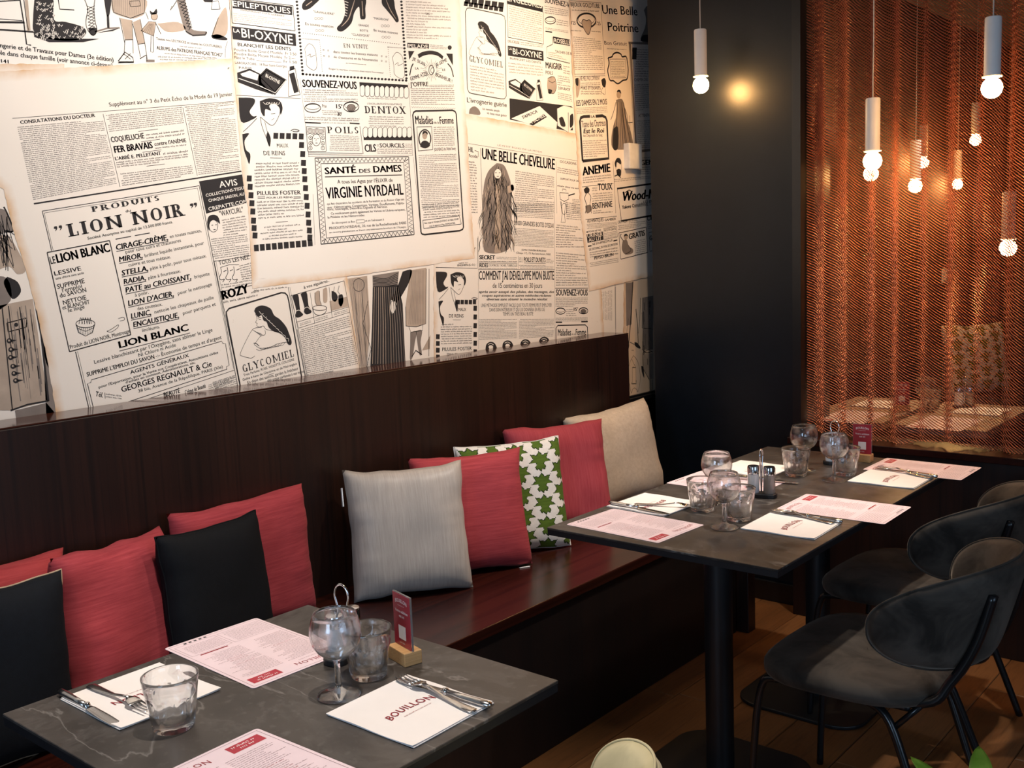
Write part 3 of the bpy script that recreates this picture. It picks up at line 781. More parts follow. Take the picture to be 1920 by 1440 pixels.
# ------------------------------------------------------------------ caddies, signs
def make_caddy(x, y, rz, which):
    t = empty('condiment_caddy', (x, y, 0.7503), rz, 'black tray caddy with chrome wire handle ' + which, 'caddy', 'salt and pepper caddies')
    MB().prism(rounded(0.046, 0.024, 0.02, 6), 0, 0.012).build('tray', M['black_metal'], t, bevel=0.002)
    pts = smooth_path([(0, -0.001, 0.01), (0, -0.006, 0.06), (0, -0.011, 0.100), (0, -0.0165, 0.122), (0, -0.011, 0.138), (0, 0, 0.1435), (0, 0.011, 0.138), (0, 0.0165, 0.122), (0, 0.011, 0.100), (0, 0.006, 0.06), (0, 0.001, 0.01)], 5)
    MB().tube(pts, 0.0021, 7).build('handle', M['chrome'], t, smooth=True)
    for s, mat, nm in ((-1, 'salt', 'salt'), (1, 'pepper', 'pepper')):
        c, sn = math.cos(rz), math.sin(rz)
        sh = empty(nm + '_shaker', (x + 0.0235 * s * c, y + 0.0235 * s * sn, 0.7625), rz, 'glass %s shaker with chrome cap in the caddy %s' % (nm, which), 'shaker', 'salt and pepper shakers')
        MB().lathe([(0.0005, 0.0), (0.0165, 0.0), (0.0175, 0.004), (0.0172, 0.0575), (0.0005, 0.058)], 24, cap=False).build('filled_body', M[mat], sh, angle=40)
        MB().lathe([(0.0176, 0.0565), (0.0176, 0.075), (0.0160, 0.0795), (0.0005, 0.0805)], 24, cap=False).build('cap', M['chrome'], sh, angle=40)
    return t
def make_sign(x, y, rz, label):
    """red card in a small oak block; local +X runs along the card, -Y is the printed face"""
    t = empty('table_sign', (x, y, 0.7503), rz, label, 'sign', 'red bill signs')
    MB().box(-0.032, 0.032, -0.0185, 0.0185, 0, 0.026).build('block', M['oak_block'], t, bevel=0.0015)
    MB().box(-0.032, 0.032, -0.0018, 0.0018, 0.0262, 0.128).build('card_holder', M['acrylic'], t)
    c = MB().box(-0.0305, 0.0305, -0.0026, -0.0019, 0.027, 0.1265).build('card', M['sign_red'], t)
    a = MB(); z = 0.0
    def up(mb0):
        return [(p[0], -0.0029, p[1]) for p in mb0.v]
    f = MB()
    text_flat(f, 'BOUILLON', -0.021, 0.1085, 0.042, 0.0072, 0, 0.012, 0.003)
    text_flat(f, 'Votre addition', -0.023, 0.0915, 0.046, 0.0058, 0, 0.012)
    text_flat(f, 'est ici', -0.0095, 0.0825, 0.019, 0.0058, 0, 0.012)
    micro_line(f, -0.012, 0.012, 0.1045, 0.0016, 0, random.Random(1))
    flat_rect(f, -0.013, 0.013, 0.041, 0.067, 0)
    micro_line(f, -0.01, 0.01, 0.0325, 0.0028, 0, random.Random(2))
    f.v = up(f); f.build('lettering', M['sign_white'], c)['kind'] = 'stuff'
    return t

# ------------------------------------------------------------------ laying the tables
# foreground table
make_menu(1.123, 1.640, R(178), 'paper menu on the foreground table beside the bench cushions')
make_menu(0.822, 1.200, R(2), 'paper menu cut off by the bottom edge of the photo')
make_napkin(0.879, 1.636, R(180), 'paper napkin under the glass on the left of the foreground table')
make_napkin(1.118, 1.202, R(1), 'paper napkin at the front corner of the foreground table')
def along(p, q, z, mk, label):
    a, b = on_z(*p, z), on_z(*q, z)
    return mk((a.x, a.y, z), math.atan2(b.y - a.y, b.x - a.x), label)
along((113, 1302), (255, 1380), 0.7505, make_knife, 'knife at the left edge of the foreground table')
along((168, 1287), (286, 1340), 0.7535, make_fork, 'fork beside the lone tumbler on the foreground table')
along((890, 1337), (712, 1258), 0.7535, make_fork, 'fork on the front napkin of the foreground table')
along((921, 1329), (748, 1276), 0.7535, make_knife, 'knife on the front napkin of the foreground table')
make_tumbler(0.844, 1.473, 'faceted tumbler standing on the left napkin of the foreground table', 0.1)
make_tumbler(1.172, 1.366, 'faceted tumbler behind the wine glass on the foreground table', 0.3)
make_wine(1.084, 1.345, 'stemmed wine glass on the foreground table')
make_caddy(1.200, 1.464, R(9), 'behind the foreground wine glass')
make_sign(1.259, 1.363, R(-104), 'red bill card in an oak block on the foreground table')
# middle table
make_menu(2.274, 1.526, R(177), 'paper menu at the left corner of the middle table')
make_menu(2.728, 1.132, R(1), 'paper menu overhanging the front edge between the two far tables')
make_napkin(2.487, 1.600, R(178), 'paper napkin on the bench side of the middle table')
make_napkin(2.486, 1.170, R(2), 'paper napkin at the front edge of the middle table')
along((1142, 945), (1303, 974), 0.7535, make_knife, 'knife on the bench side napkin of the middle table')
along((1190, 946), (1285, 952), 0.7535, make_fork, 'fork on the bench side napkin of the middle table')
along((1563, 983), (1421, 953), 0.7535, make_fork, 'fork on the front napkin of the middle table')
along((1580, 982), (1462, 963), 0.7535, make_knife, 'knife on the front napkin of the middle table')
make_tumbler(2.506, 1.449, 'tumbler left of the wine glasses on the middle table', 0.2)
make_tumbler(2.472, 1.318, 'tumbler right of the front wine glass on the middle table', 0.5)
make_wine(2.380, 1.312, 'front wine glass on the middle table')
make_wine(2.602, 1.457, 'rear wine glass on the middle table')
make_caddy(2.735, 1.384, R(-78), 'on the middle table')
# farthest table
make_menu(2.842, 1.56, R(179), 'paper menu on the bench side of the farthest table, behind the glasses')
make_menu(3.335, 1.122, R(0), 'paper menu at the far front corner of the farthest table')
make_napkin(3.06, 1.575, R(180), 'paper napkin on the bench side of the farthest table')
make_napkin(3.137, 1.148, R(1), 'paper napkin at the front edge of the farthest table')
along((1372, 896), (1466, 904), 0.7535, make_knife, 'knife on the bench side napkin of the farthest table')
along((1746, 898), (1612, 871), 0.7535, make_fork, 'fork on the front napkin of the farthest table')
along((1758, 897), (1650, 880), 0.7535, make_knife, 'knife on the front napkin of the farthest table')
make_tumbler(3.042, 1.419, 'left tumbler on the farthest table', 0.1)
make_tumbler(3.134, 1.293, 'right tumbler on the farthest table, in front of the red card', 0.4)
make_wine(3.130, 1.432, 'rear wine glass on the farthest table')
make_wine(3.038, 1.290, 'front wine glass on the farthest table')
make_caddy(3.284, 1.393, R(-10), 'on the farthest table')
make_sign(3.352, 1.325, R(-86), 'red bill card in an oak block on the farthest table')

# ------------------------------------------------------------------ copper chain curtain
cur = empty('chain_curtain', (3.83, 1.74, 0.735), label='copper coloured metal chain curtain hanging above the wooden ledge', cat='curtain')
def curtain():
    mb = MB(); px, pz = 0.0072, 0.0104; z_top = CEIL - 0.02
    L = 0.0; y = 1.742; col = 0; ds = px
    path = []
    # folds: arc length walk along a wavy track
    yy = 0.0
    def fold(yv):
        return 0.0125 * math.sin(yv * 2 * math.pi / 0.098) + 0.010 * math.sin(yv * 2 * math.pi / 0.23 + 1.1) + 0.0015 * math.sin(yv * 2 * math.pi / 0.047 + 0.4)
    while yy < 1.6:
        d = (fold(yy + 0.001) - fold(yy)) / 0.001
        path.append((3.838 + fold(yy), 1.742 - yy)); yy += ds / math.sqrt(1 + d * d)
    nrow = int((z_top - 0.735) / (pz / 2)); r = 0.0021
    nv = 0
    vs = mb.v; fs = mb.f
    for c, (x, y) in enumerate(path):
        nx, ny = (path[min(c + 1, len(path) - 1)][0] - path[max(c - 1, 0)][0], path[min(c + 1, len(path) - 1)][1] - path[max(c - 1, 0)][1])
        l = math.hypot(nx, ny); nx /= l; ny /= l
        z0 = 0.733 + 0.010 * math.sin(c * 0.09) + 0.004 * math.sin(c * 0.37)
        base = len(vs); k = 0
        amp = px * 0.56
        for i in range(nrow):
            z = z0 + i * pz / 2
            if z > z_top: break
            s = (amp if (i + c) % 2 else -amp); dep = 0.0014 if i % 4 < 2 else -0.0014
            cx, cy = x + nx * s + ny * dep, y + ny * s - nx * dep
            vs.append((cx - nx * r, cy - ny * r, z)); vs.append((cx + nx * r * .2 + ny * r, cy + ny * r * .2 - nx * r, z + r)); vs.append((cx + nx * r * .4 - ny * r, cy + ny * r * .4 + nx * r, z + r))
            if k:
                a = base + (k - 1) * 3; b = a + 3
                fs.extend(((a, a + 1, b + 1, b), (a + 1, a + 2, b + 2, b + 1), (a + 2, a, b, b + 2)))
            k += 1
    mb.m = [0] * len(fs)
    o = mb.build('chain_links', M['copper_chain'], cur, smooth=True)
    o.matrix_parent_inverse = Matrix.Translation((-3.83, -1.74, -0.735)); o['kind'] = 'stuff'
    rail = MB().box(3.80, 3.88, 0.1, 1.75, CEIL - 0.02, CEIL - 0.001).build('curtain_rail', M['black_metal'], cur)
    rail.matrix_parent_inverse = o.matrix_parent_inverse
curtain()

# ------------------------------------------------------------------ what stands in the room beyond
def plain_table(cx, cy, w, d, label):
    t = empty('wooden_table', (cx, cy, 0), 0, label, 'table', 'tables beyond the curtain')
    MB().box(-w / 2, w / 2, -d / 2, d / 2, 0.72, 0.75).build('table_top', M['pale_wood'], t, bevel=0.002)
    MB().lathe([(0.04, 0.012), (0.04, 0.72)], 20).build('column', M['black_metal'], t, angle=40)
    MB().prism(rounded(0.2, 0.2, 0.05, 4), 0, 0.012).build('base_plate', M['black_metal'], t)
plain_table(4.42, 1.72, 0.66, 0.36, 'pale wooden table behind the curtain, left one')
plain_table(4.42, 1.32, 0.66, 0.36, 'pale wooden table behind the curtain, right one')
make_menu(4.19, 1.70, R(90), 'paper menu on the left table behind the curtain')
make_menu(4.20, 1.325, R(90), 'paper menu on the right table behind the curtain')
make_napkin(4.55, 1.72, R(90), 'paper napkin on the left table behind the curtain')
make_napkin(4.55, 1.29, R(90), 'paper napkin on the right table behind the curtain')
make_sign(4.42, 1.575, R(-80), 'red bill card on the left table behind the curtain')
make_wine(4.43, 1.48, 'wine glass behind the curtain beside the red card')
make_tumbler(4.53, 1.49, 'tumbler behind the curtain beside the wine glass')
make_caddy(4.62, 1.38, R(-50), 'behind the curtain')
bb = empty('wooden_bench', (6.6, 1.85, 0), 0, 'wooden bench along the wall of the room beyond the curtain', 'bench')
MB().box(-1.5, 1.5, -0.25, 0.27, 0.43, 0.47).build('seat', M['mahogany_flat'], bb)
MB().box(-1.45, 1.45, -0.2, 0.27, 0, 0.43).build('base', M['mahogany_upright'], bb)
MB().box(-1.5, 1.5, 0.27, 0.33, 0, 0.80).build('backrest', M['mahogany_upright'], bb)
o = make_cushion('cushion', [M['white_cotton'], M['green_stitch'], M['dark_green_stitch']], 0.46, 0.46, 0.13, (6.93, 1.97, 0.474), -35, 12, 'leaf patterned cushion on the bench beyond the curtain', n=50, seed=12, painter=leaf_paint)
o['group'] = 'cushions beyond the curtain'
q = on_y(1770, 517, 2.19); sw = empty('switch_plate', (q.x, 2.19, q.z), 0, 'small white switch plate on the wall beyond the curtain', 'switch')
MB().box(-0.05, 0.05, -0.012, 0, -0.045, 0.045).build('plate', M['white_plastic'], sw, bevel=0.002); MB().box(-0.02, 0.02, -0.017, -0.012, -0.03, 0.03).build('rocker', M['white_plastic'], sw)

# ------------------------------------------------------------------ plant at the bottom right corner
pl = empty('potted_plant', (1.90, 0.515, 0), 0, 'leafy green potted plant, only leaf tips in view at bottom right', 'plant')
MB().lathe([(0.0, 0.0), (0.075, 0.0), (0.10, 0.20), (0.108, 0.205), (0.10, 0.21), (0.092, 0.19), (0.0, 0.19)], 28, cap=False).build('pot', M['pot_clay'], pl, angle=40)
MB().lathe([(0.0005, 0.185), (0.093, 0.191)], 20, cap=False).build('soil', M['soil'], pl)
lr = random.Random(11)
def leaf(base, tip, width, parent):
    base, tip = Vector(base), Vector(tip); d = tip - base; L = d.length; side = d.cross(Vector((0, 0, 1)))
    side = side.normalized() if side.length > 1e-4 else Vector((1, 0, 0)); nrm = side.cross(d).normalized()
    vs = []; fs = []; n = 10
    for i in range(n + 1):
        t_ = i / n; w = width * math.sin(math.pi * min(1, t_ ** 0.8)) ** 0.75 + 0.0004
        c = base + d * t_ + nrm * (0.10 * L * math.sin(math.pi * t_))
        for q, lift in ((-1, 0.12), (-0.5, 0.03), (0, 0), (0.5, 0.03), (1, 0.12)):
            vs.append(c + side * (q * w) + nrm * (lift * w))
    for i in range(n):
        for q in range(4):
            a = i * 5 + q; fs.append((a, a + 1, a + 6, a + 5))
    o = MB().add(vs, fs).build('leaf', M['leaf_green'], parent, smooth=True)
    so = o.modifiers.new('solid', 'SOLIDIFY'); so.thickness = 0.0006
    return o
for k in range(26):
    a = k * 2.399; rr = 0.05 + 0.09 * lr.random(); hgt = 0.33 + 0.145 * lr.random()
    b = (0.03 * math.cos(a), 0.03 * math.sin(a), 0.19); m = (rr * 0.6 * math.cos(a), rr * 0.6 * math.sin(a), hgt - 0.06)
    st = MB().tube([b, ((b[0] + m[0]) / 2 * 0.8, (b[1] + m[1]) / 2 * 0.8, (b[2] + m[2]) / 2), m], 0.0018, 5).build('stem', M['leaf_green'], pl, smooth=True)
    leaf(m, (rr * 1.5 * math.cos(a), rr * 1.5 * math.sin(a), hgt), 0.022, st)
# small white box on the newspaper wall
sb = empty('wall_sensor', on_y(1180, 294, WALL_Y), 0, 'small white plastic box mounted on the newspaper wall', 'sensor')
MB().box(-0.05, 0.05, -0.035, 0, -0.055, 0.055).build('housing', M['white_plastic'], sb, bevel=0.004)
MB().box(-0.052, 0.052, -0.004, -0.0008, -0.057, 0.057).build('back_plate', M['white_plastic'], sb)
# ------------------------------------------------------------------ newspaper collage on the back wall
VIEW = {'P': (0, 0, 1.0), 'A': (0, 0, 3.6), 'B': (0, 340, 3.131), 'C': (400, 0, 3.6), 'D': (400, 380, 3.79), 'E': (740, 0, 3.6), 'F': (780, 380, 3.789), 'G': (1100, 600, 7.2)}
def wallpt(p):
    q = on_y(p[0], p[1], WALL_Y); return (q.x, q.z)
class Print:
    """ink on one sheet; coordinates are read off enlarged views of the sheet"""
    def __init__(s, sheet, layer):
        s.sheet = sheet; s.y = WALL_Y - 0.0009 * layer - 0.0004; s.mb = {}; s.view = VIEW['P']; s.tf = None; s.rnd = random.Random(layer * 17 + 3)
    def use(s, k): s.view = VIEW[k]; s.tf = None; return s
    def px(s, p):
        if s.tf: p = s.tf(p)
        o = s.view; return (o[0] + p[0] / o[2], o[1] + p[1] / o[2])
    def W(s, p): return wallpt(s.px(p))
    def out(s, mat, pts, faces, lift=0):
        mb = s.mb.setdefault(mat, MB()); mb.add([(x, s.y - 0.0002 * lift, z) for x, z in pts], faces)
    def fill(s, poly, mat='print_ink', lift=0):
        pts = [s.W(p) for p in poly]
        if len(poly) <= 4: s.out(mat, pts, [tuple(range(len(pts)))], lift); return
        from mathutils.geometry import tessellate_polygon
        tri = tessellate_polygon([[Vector((a, b, 0)) for a, b in pts]])
        s.out(mat, pts, [tuple(t) for t in tri], lift)
    def blob(s, poly, mat='print_ink', lift=0, n=4):
        q = smooth_path([(a, b, 0) for a, b in poly + poly[:1]], n)
        s.fill([(v.x, v.y) for v in q[:-1]], mat, lift)
    def stroke(s, pts, w=3, mat='print_ink', lift=0, curve=False, taper=False):
        if curve: pts = [(v.x, v.y) for v in smooth_path([(a, b, 0) for a, b in pts], 5)]
        P = [Vector(s.W(p)) for p in pts]
        sc = (Vector(s.W((pts[0][0], pts[0][1] + 1))) - P[0]).length
        vs = []; fs = []; k = len(P)
        for i, p in enumerate(P):
            t = P[min(i + 1, k - 1)] - P[max(i - 1, 0)]
            if t.length < 1e-9: t = Vector((1, 0))
            t.normalize(); n_ = Vector((-t.y, t.x)); h = w * sc / 2
            if taper: h *= 0.25 + 0.75 * math.sin(math.pi * (i + 0.5) / k)
            vs += [tuple(p + n_ * h), tuple(p - n_ * h)]
        for i in range(k - 1): fs.append((2 * i, 2 * i + 1, 2 * i + 3, 2 * i + 2))
        s.out(mat, vs, fs, lift)
    def frame(s, pts, w=3, mat='print_ink'):
        for i in range(len(pts)): s.stroke([pts[i], pts[(i + 1) % len(pts)]], w, mat)
    def ell(s, c, rx, ry, w=3, mat='print_ink', n=24, a0=0, a1=360, lift=0):
        s.stroke([(c[0] + rx * math.cos(R(a0 + (a1 - a0) * i / n)), c[1] + ry * math.sin(R(a0 + (a1 - a0) * i / n))) for i in range(n + 1)], w, mat, lift)
    def disc(s, c, rx, ry, mat='print_ink', n=14, lift=0):
        s.fill([(c[0] + rx * math.cos(2 * math.pi * i / n), c[1] + ry * math.sin(2 * math.pi * i / n)) for i in range(n)], mat, lift)
    def T(s, text, p0, p1, cap, bold=0.006, mat='print_ink', lift=0, serif=False, shear=0.0):
        a, b = Vector(s.W(p0)), Vector(s.W(p1)); d = b - a; L = d.length; d.normalize(); up = Vector((-d.y, d.x))
        h = (Vector(s.W((p0[0], p0[1] - cap))) - a).length
        h1 = (Vector(s.W((p1[0], p1[1] - cap))) - b).length
        vs, fs = slab(text, bold) if serif else glyphs(text, bold, shear, single=mat.startswith('sheet'))
        s.out(mat, [tuple(a + d * (x * L) + up * (y * (h + (h1 - h) * x))) for x, y in vs], fs, lift)
    def block(s, q, lines, mat='print_ink', ragged=0.15, fillh=0.56):
        """columns of body print too small to read"""
        TL, TR, BR, BL = [Vector(s.W(p)) for p in q]; r = s.rnd; vs = []; fs = []
        def at(u, v): return (TL * (1 - u) + TR * u) * (1 - v) + (BL * (1 - u) + BR * u) * v
        W = ((TR - TL).length + (BR - BL).length) / 2; H = (BL - TL).length / lines
        lw = H * fillh * 0.72 / W
        def rect(u0, u1, v0, v1):
            n = len(vs); vs.extend(tuple(at(a, b)) for a, b in ((u0, v0), (u1, v0), (u1, v1), (u0, v1))); fs.append((n, n + 1, n + 2, n + 3))
        for k in range(lines):
            v1 = (k + 0.85) / lines; hh = fillh / lines; u = 0.03 if r.random() < 0.15 else 0.0
            end = 1.0 if r.random() > ragged else r.uniform(0.4, 1.0)
            while u < end - lw:
                for j in range(r.randint(2, 9)):
                    if u > end - lw: break
                    t = r.random(); top = v1 - hh * (1.0 if t < 0.3 else 0.72)
                    rect(u, u + lw * 0.36, top, v1)
                    if t > 0.12:
                        b = v1 - hh * r.choice((0.0, 0.3, 0.5)); rect(u + lw * 0.36, u + lw * 0.82, b - hh * 0.2, b)
                    u += lw
                u += lw * 0.9
        s.out(mat, vs, fs)
    def done(s):
        nm = {'print_ink': 'ink_print', 'print_grey': 'grey_print', 'print_wash': 'tinted_print'}
        for k, mb in s.mb.items():
            o = mb.build(nm.get(k, 'reversed_print'), M[k], s.sheet); o['kind'] = 'stuff'
        return None

# a small slab-serif alphabet: (stems, bars, diagonals, arcs) in a unit box of its own width
SLAB = {
 'A': (1.0, [('d', .1, 0, .5, 1, .5), ('d', .5, 1, .9, 0, 1.2), ('h', .28, .72, .32)], [.1, .9], []),
 'B': (.85, [('v', .2), ('o', .42, .75, .33, .25, -90, 90), ('o', .45, .26, .36, .26, -90, 90), ('h', .2, .45, 1), ('h', .2, .45, .5), ('h', .2, .45, 0)], [.2], [.2]),
 'C': (.85, [('o', .5, .5, .42, .5, 45, 315)], [], []), 'D': (.95, [('v', .2), ('o', .4, .5, .5, .5, -90, 90), ('h', .2, .4, 1), ('h', .2, .4, 0)], [.2], [.2]),
 'E': (.8, [('v', .2), ('h', .2, .8, 1), ('h', .2, .6, .5), ('h', .2, .82, 0), ('t', .8, 1, -.25), ('t', .82, 0, .28)], [.2], [.2]),
 'F': (.75, [('v', .2), ('h', .2, .78, 1), ('h', .2, .6, .5), ('t', .78, 1, -.25)], [.2], [.2]),
 'G': (.9, [('o', .5, .5, .42, .5, 45, 315), ('v2', .82, 0, .42), ('h', .62, .95, .42)], [], []),
 'H': (1.0, [('v', .2), ('v', .8), ('h', .2, .8, .5)], [.2, .8], [.2, .8]), 'I': (.45, [('v', .5)], [.5], [.5]),
 'L': (.78, [('v', .22), ('h', .22, .85, 0), ('t', .85, 0, .32)], [.22], [.22]),
 'M': (1.5, [('v', .15), ('v', .85), ('d', .15, 1, .5, .15, .7), ('d', .5, .15, .85, 1, .4)], [.15, .85], [.15, .85]),
 'N': (1.3, [('v', .17), ('v', .83), ('d', .17, 1, .83, 0, .75)], [.17], [.17, .83]),
 'O': (1.1, [('o', .5, .5, .44, .5, 0, 360)], [], []), 'P': (.82, [('v', .2), ('o', .45, .73, .38, .27, -90, 90), ('h', .2, .45, 1), ('h', .2, .45, .46)], [.2], [.2]),
 'R': (.95, [('v', .2), ('o', .45, .74, .33, .26, -90, 90), ('h', .2, .45, 1), ('h', .2, .45, .48), ('d', .5, .48, .85, 0, 1)], [.2, .86], [.2]),
 'S': (.7, [('o', .5, .74, .36, .26, 20, 270), ('o', .5, .26, .38, .26, -160, 90)], [], []),
 'T': (.85, [('v', .5), ('h', .05, .95, 1), ('t', .05, 1, -.25), ('t', .95, 1, -.25)], [.5], []),
 'U': (.95, [('v2', .2, .3, 1), ('v2', .8, .3, 1), ('o', .5, .32, .3, .32, 180, 360)], [], [.2, .8]),
 'V': (.95, [('d', .1, 1, .5, 0, 1.2), ('d', .5, 0, .9, 1, .5)], [], [.1, .9]), 'X': (.95, [('d', .12, 1, .88, 0, 1.2), ('d', .12, 0, .88, 1, .5)], [.12, .88], [.12, .88]),
 'Y': (.95, [('d', .1, 1, .5, .45, 1.1), ('d', .5, .45, .9, 1, .5), ('v2', .5, 0, .48)], [.5], [.1, .9]),
}
def slab(text, bold):
    stem = 0.15 + bold * 2.6; thin = 0.075; vs = []; fs = []; x = 0.0
    def quad(a, b, c, d): n = len(vs); vs.extend((a, b, c, d)); fs.append((n, n + 1, n + 2, n + 3))
    for ch in text.upper():
        if ch not in SLAB: x += 0.5; continue
        w, parts, lo, hi = SLAB[ch]; w *= 0.78; h2 = stem / 2
        X = lambda t: x + t * w
        for p in parts:
            k = p[0]
            if k == 'v': quad((X(p[1]) - h2, 0), (X(p[1]) + h2, 0), (X(p[1]) + h2, 1), (X(p[1]) - h2, 1))
            elif k == 'v2': quad((X(p[1]) - h2, p[2]), (X(p[1]) + h2, p[2]), (X(p[1]) + h2, p[3]), (X(p[1]) - h2, p[3]))
            elif k == 'h':
                y0 = min(max(p[3] - thin / 2, 0), 1 - thin); quad((X(p[1]), y0), (X(p[2]), y0), (X(p[2]), y0 + thin), (X(p[1]), y0 + thin))
            elif k == 't':
                y0, y1 = sorted((p[2], p[2] + p[3])); quad((X(p[1]) - thin * .7, y0), (X(p[1]) + thin * .3, y0), (X(p[1]) + thin * .3, y1), (X(p[1]) - thin * .7, y1))
            elif k == 'd':
                ww = h2 * p[5] * 1.1; quad((X(p[1]) - ww, p[2]), (X(p[1]) + ww, p[2]), (X(p[3]) + ww, p[4]), (X(p[3]) - ww, p[4]))
            elif k == 'o':
                cx, cy, rx, ry, a0, a1 = p[1:]; m = max(6, int(abs(a1 - a0) / 24)); prev = None
                for i in range(m + 1):
                    a = R(a0 + (a1 - a0) * i / m); c, s_ = math.cos(a), math.sin(a)
                    tk = thin + (stem - thin) * abs(c) ** 1.5
                    o_ = (X(cx) + rx * w * c, cy + ry * s_); i_ = (X(cx) + (rx * w - tk) * c, cy + (ry - thin - 0.02) * s_)
                    if prev: quad(prev[0], o_, i_, prev[1])
                    prev = (o_, i_)
        for t in lo: quad((X(t) - stem * .95, 0), (X(t) + stem * .95, 0), (X(t) + stem * .95, thin), (X(t) - stem * .95, thin))
        for t in hi: quad((X(t) - stem * .95, 1 - thin), (X(t) + stem * .95, 1 - thin), (X(t) + stem * .95, 1), (X(t) - stem * .95, 1))
        x += w + 0.13
    x0 = min(p[0] for p in vs); x1 = max(p[0] for p in vs)
    return [((a - x0) / (x1 - x0), b) for a, b in vs], fs

# paper whose rim is stained brown with age (attribute 'rim')
def aged(name, a, b, stain):
    t = NT(name); v = t.coord(kind='Object')
    c = t.ramp(t.noise(v, 2.2, 4), [(0.3, a), (0.7, b)])
    at = t.n('ShaderNodeAttribute', attribute_name='rim')
    n = t.noise(v, 9, 5, 0.6, 0.5)
    mul = t.n('ShaderNodeMath', operation='MULTIPLY'); t.l(at.outputs['Fac'], mul.inputs[0])
    t.l(t.ramp(n, [(0.35, (0.25, 0.25, 0.25)), (0.65, (1, 1, 1))]), mul.inputs[1])
    c = t.mix(mul.outputs[0], c, stain)
    c = t.mix(t.ramp(t.noise(v, 130, 3), [(0.72, (0, 0, 0)), (0.80, (0.3, 0.3, 0.3))]), c, tuple(x * 0.5 for x in stain))
    M[name] = t.set(c, 0.85)
aged('sheet_cream', (0.75, 0.685, 0.615), (0.80, 0.74, 0.67), (0.60, 0.37, 0.19))
aged('sheet_white', (0.76, 0.715, 0.66), (0.81, 0.765, 0.71), (0.62, 0.40, 0.22))
aged('sheet_tan', (0.66, 0.50, 0.36), (0.73, 0.57, 0.42), (0.52, 0.30, 0.15))
def sheet(poly, mat, layer, rim=14, jag=0.8):
    """one sheet of paper pasted on the wall, outline in photo pixels"""
    r = random.Random(layer * 31 + int(poly[0][0])); pts = []
    n = len(poly)
    for i in range(n):
        a, b = poly[i], poly[(i + 1) % n]; L = math.hypot(b[0] - a[0], b[1] - a[1]); m = max(1, int(L / 7))
        for k in range(m):
            t = k / m; j = jag if k else 0
            pts.append((a[0] + (b[0] - a[0]) * t + r.uniform(-j, j), a[1] + (b[1] - a[1]) * t + r.uniform(-j, j)))
    P = [Vector(wallpt(p)) for p in pts]; N = len(P); inner = []
    for i in range(N):
        t = (P[(i + 2) % N] - P[i - 2]).normalized(); nn = Vector((-t.y, t.x))
        inner.append(P[i] + nn * (rim * 0.0018))
    area2 = sum(P[i].x * P[(i + 1) % N].y - P[(i + 1) % N].x * P[i].y for i in range(N))
    if area2 < 0: inner = [P[i] * 2 - inner[i] for i in range(N)]
    y = WALL_Y - 0.0009 * layer
    from mathutils.geometry import tessellate_polygon
    tri = tessellate_polygon([[Vector((q.x, q.y, 0)) for q in inner]])
    vs = [(q.x, y, q.y) for q in P] + [(q.x, y - 0.00005, q.y) for q in inner] + [(q.x, y + 0.0007, q.y) for q in P]
    fs = []
    for i in range(N):
        j = (i + 1) % N; fs += [(i, j, N + j, N + i), (i, 2 * N + i, 2 * N + j, j)]
    fs += [tuple(N + k for k in t_) for t_ in tri]
    o = MB().add(vs, fs).build('newspaper_sheet', M[mat], wall_back)
    at = o.data.attributes.new('rim', 'FLOAT', 'POINT'); at.data.foreach_set('value', [1.0] * N + [0.0] * N + [1.0] * N)
    return Print(o, layer)

def woman_profile(p, tf):
    """lady with long dark curls, chin on her hand (coordinates of view D)"""
    p.tf = tf
    p.blob([(286, 770), (300, 744), (345, 730), (402, 752), (428, 800), (470, 830), (512, 880), (534, 930), (552, 985), (546, 1010), (524, 1004), (506, 962), (470, 930), (420, 912), (388, 884), (374, 848), (352, 836), (338, 800), (312, 812)])
    for k in range(9): p.stroke([(320 + k * 24, 770 + k * 24), (338 + k * 24, 792 + k * 22), (352 + k * 22, 786 + k * 25)], 3, 'sheet_white', 1, True)
    p.stroke([(296, 792), (306, 828), (296, 850), (308, 858), (304, 872), (322, 884), (352, 876), (372, 900), (430, 912), (492, 930), (520, 980)], 3, curve=True)
    p.stroke([(312, 820), (334, 814)], 4); p.stroke([(318, 832), (336, 830)], 3)
    p.stroke([(340, 884), (290, 892), (262, 918), (214, 1010), (188, 1072), (196, 1088), (262, 1104), (290, 1088)], 3, curve=True)
    p.stroke([(362, 904), (364, 936), (330, 950), (300, 990), (286, 1010)], 3, curve=True)
    for k in range(4): p.stroke([(272 + k * 10, 902 + k * 5), (300 + k * 10, 918 + k * 8), (334 + k * 6, 930 + k * 4)], 2, curve=True)
    p.stroke([(290, 1010), (330, 1034), (400, 1026), (460, 1000), (540, 990)], 3, curve=True)
    for k in range(7): p.stroke([(300 + k * 26, 1040 - k * 4), (330 + k * 26, 1050 - k * 6), (378 + k * 22, 1030 - k * 7)], 2.5, curve=True)
    p.stroke([(282, 998), (300, 1000), (322, 1020)], 5, curve=True)
    p.tf = None
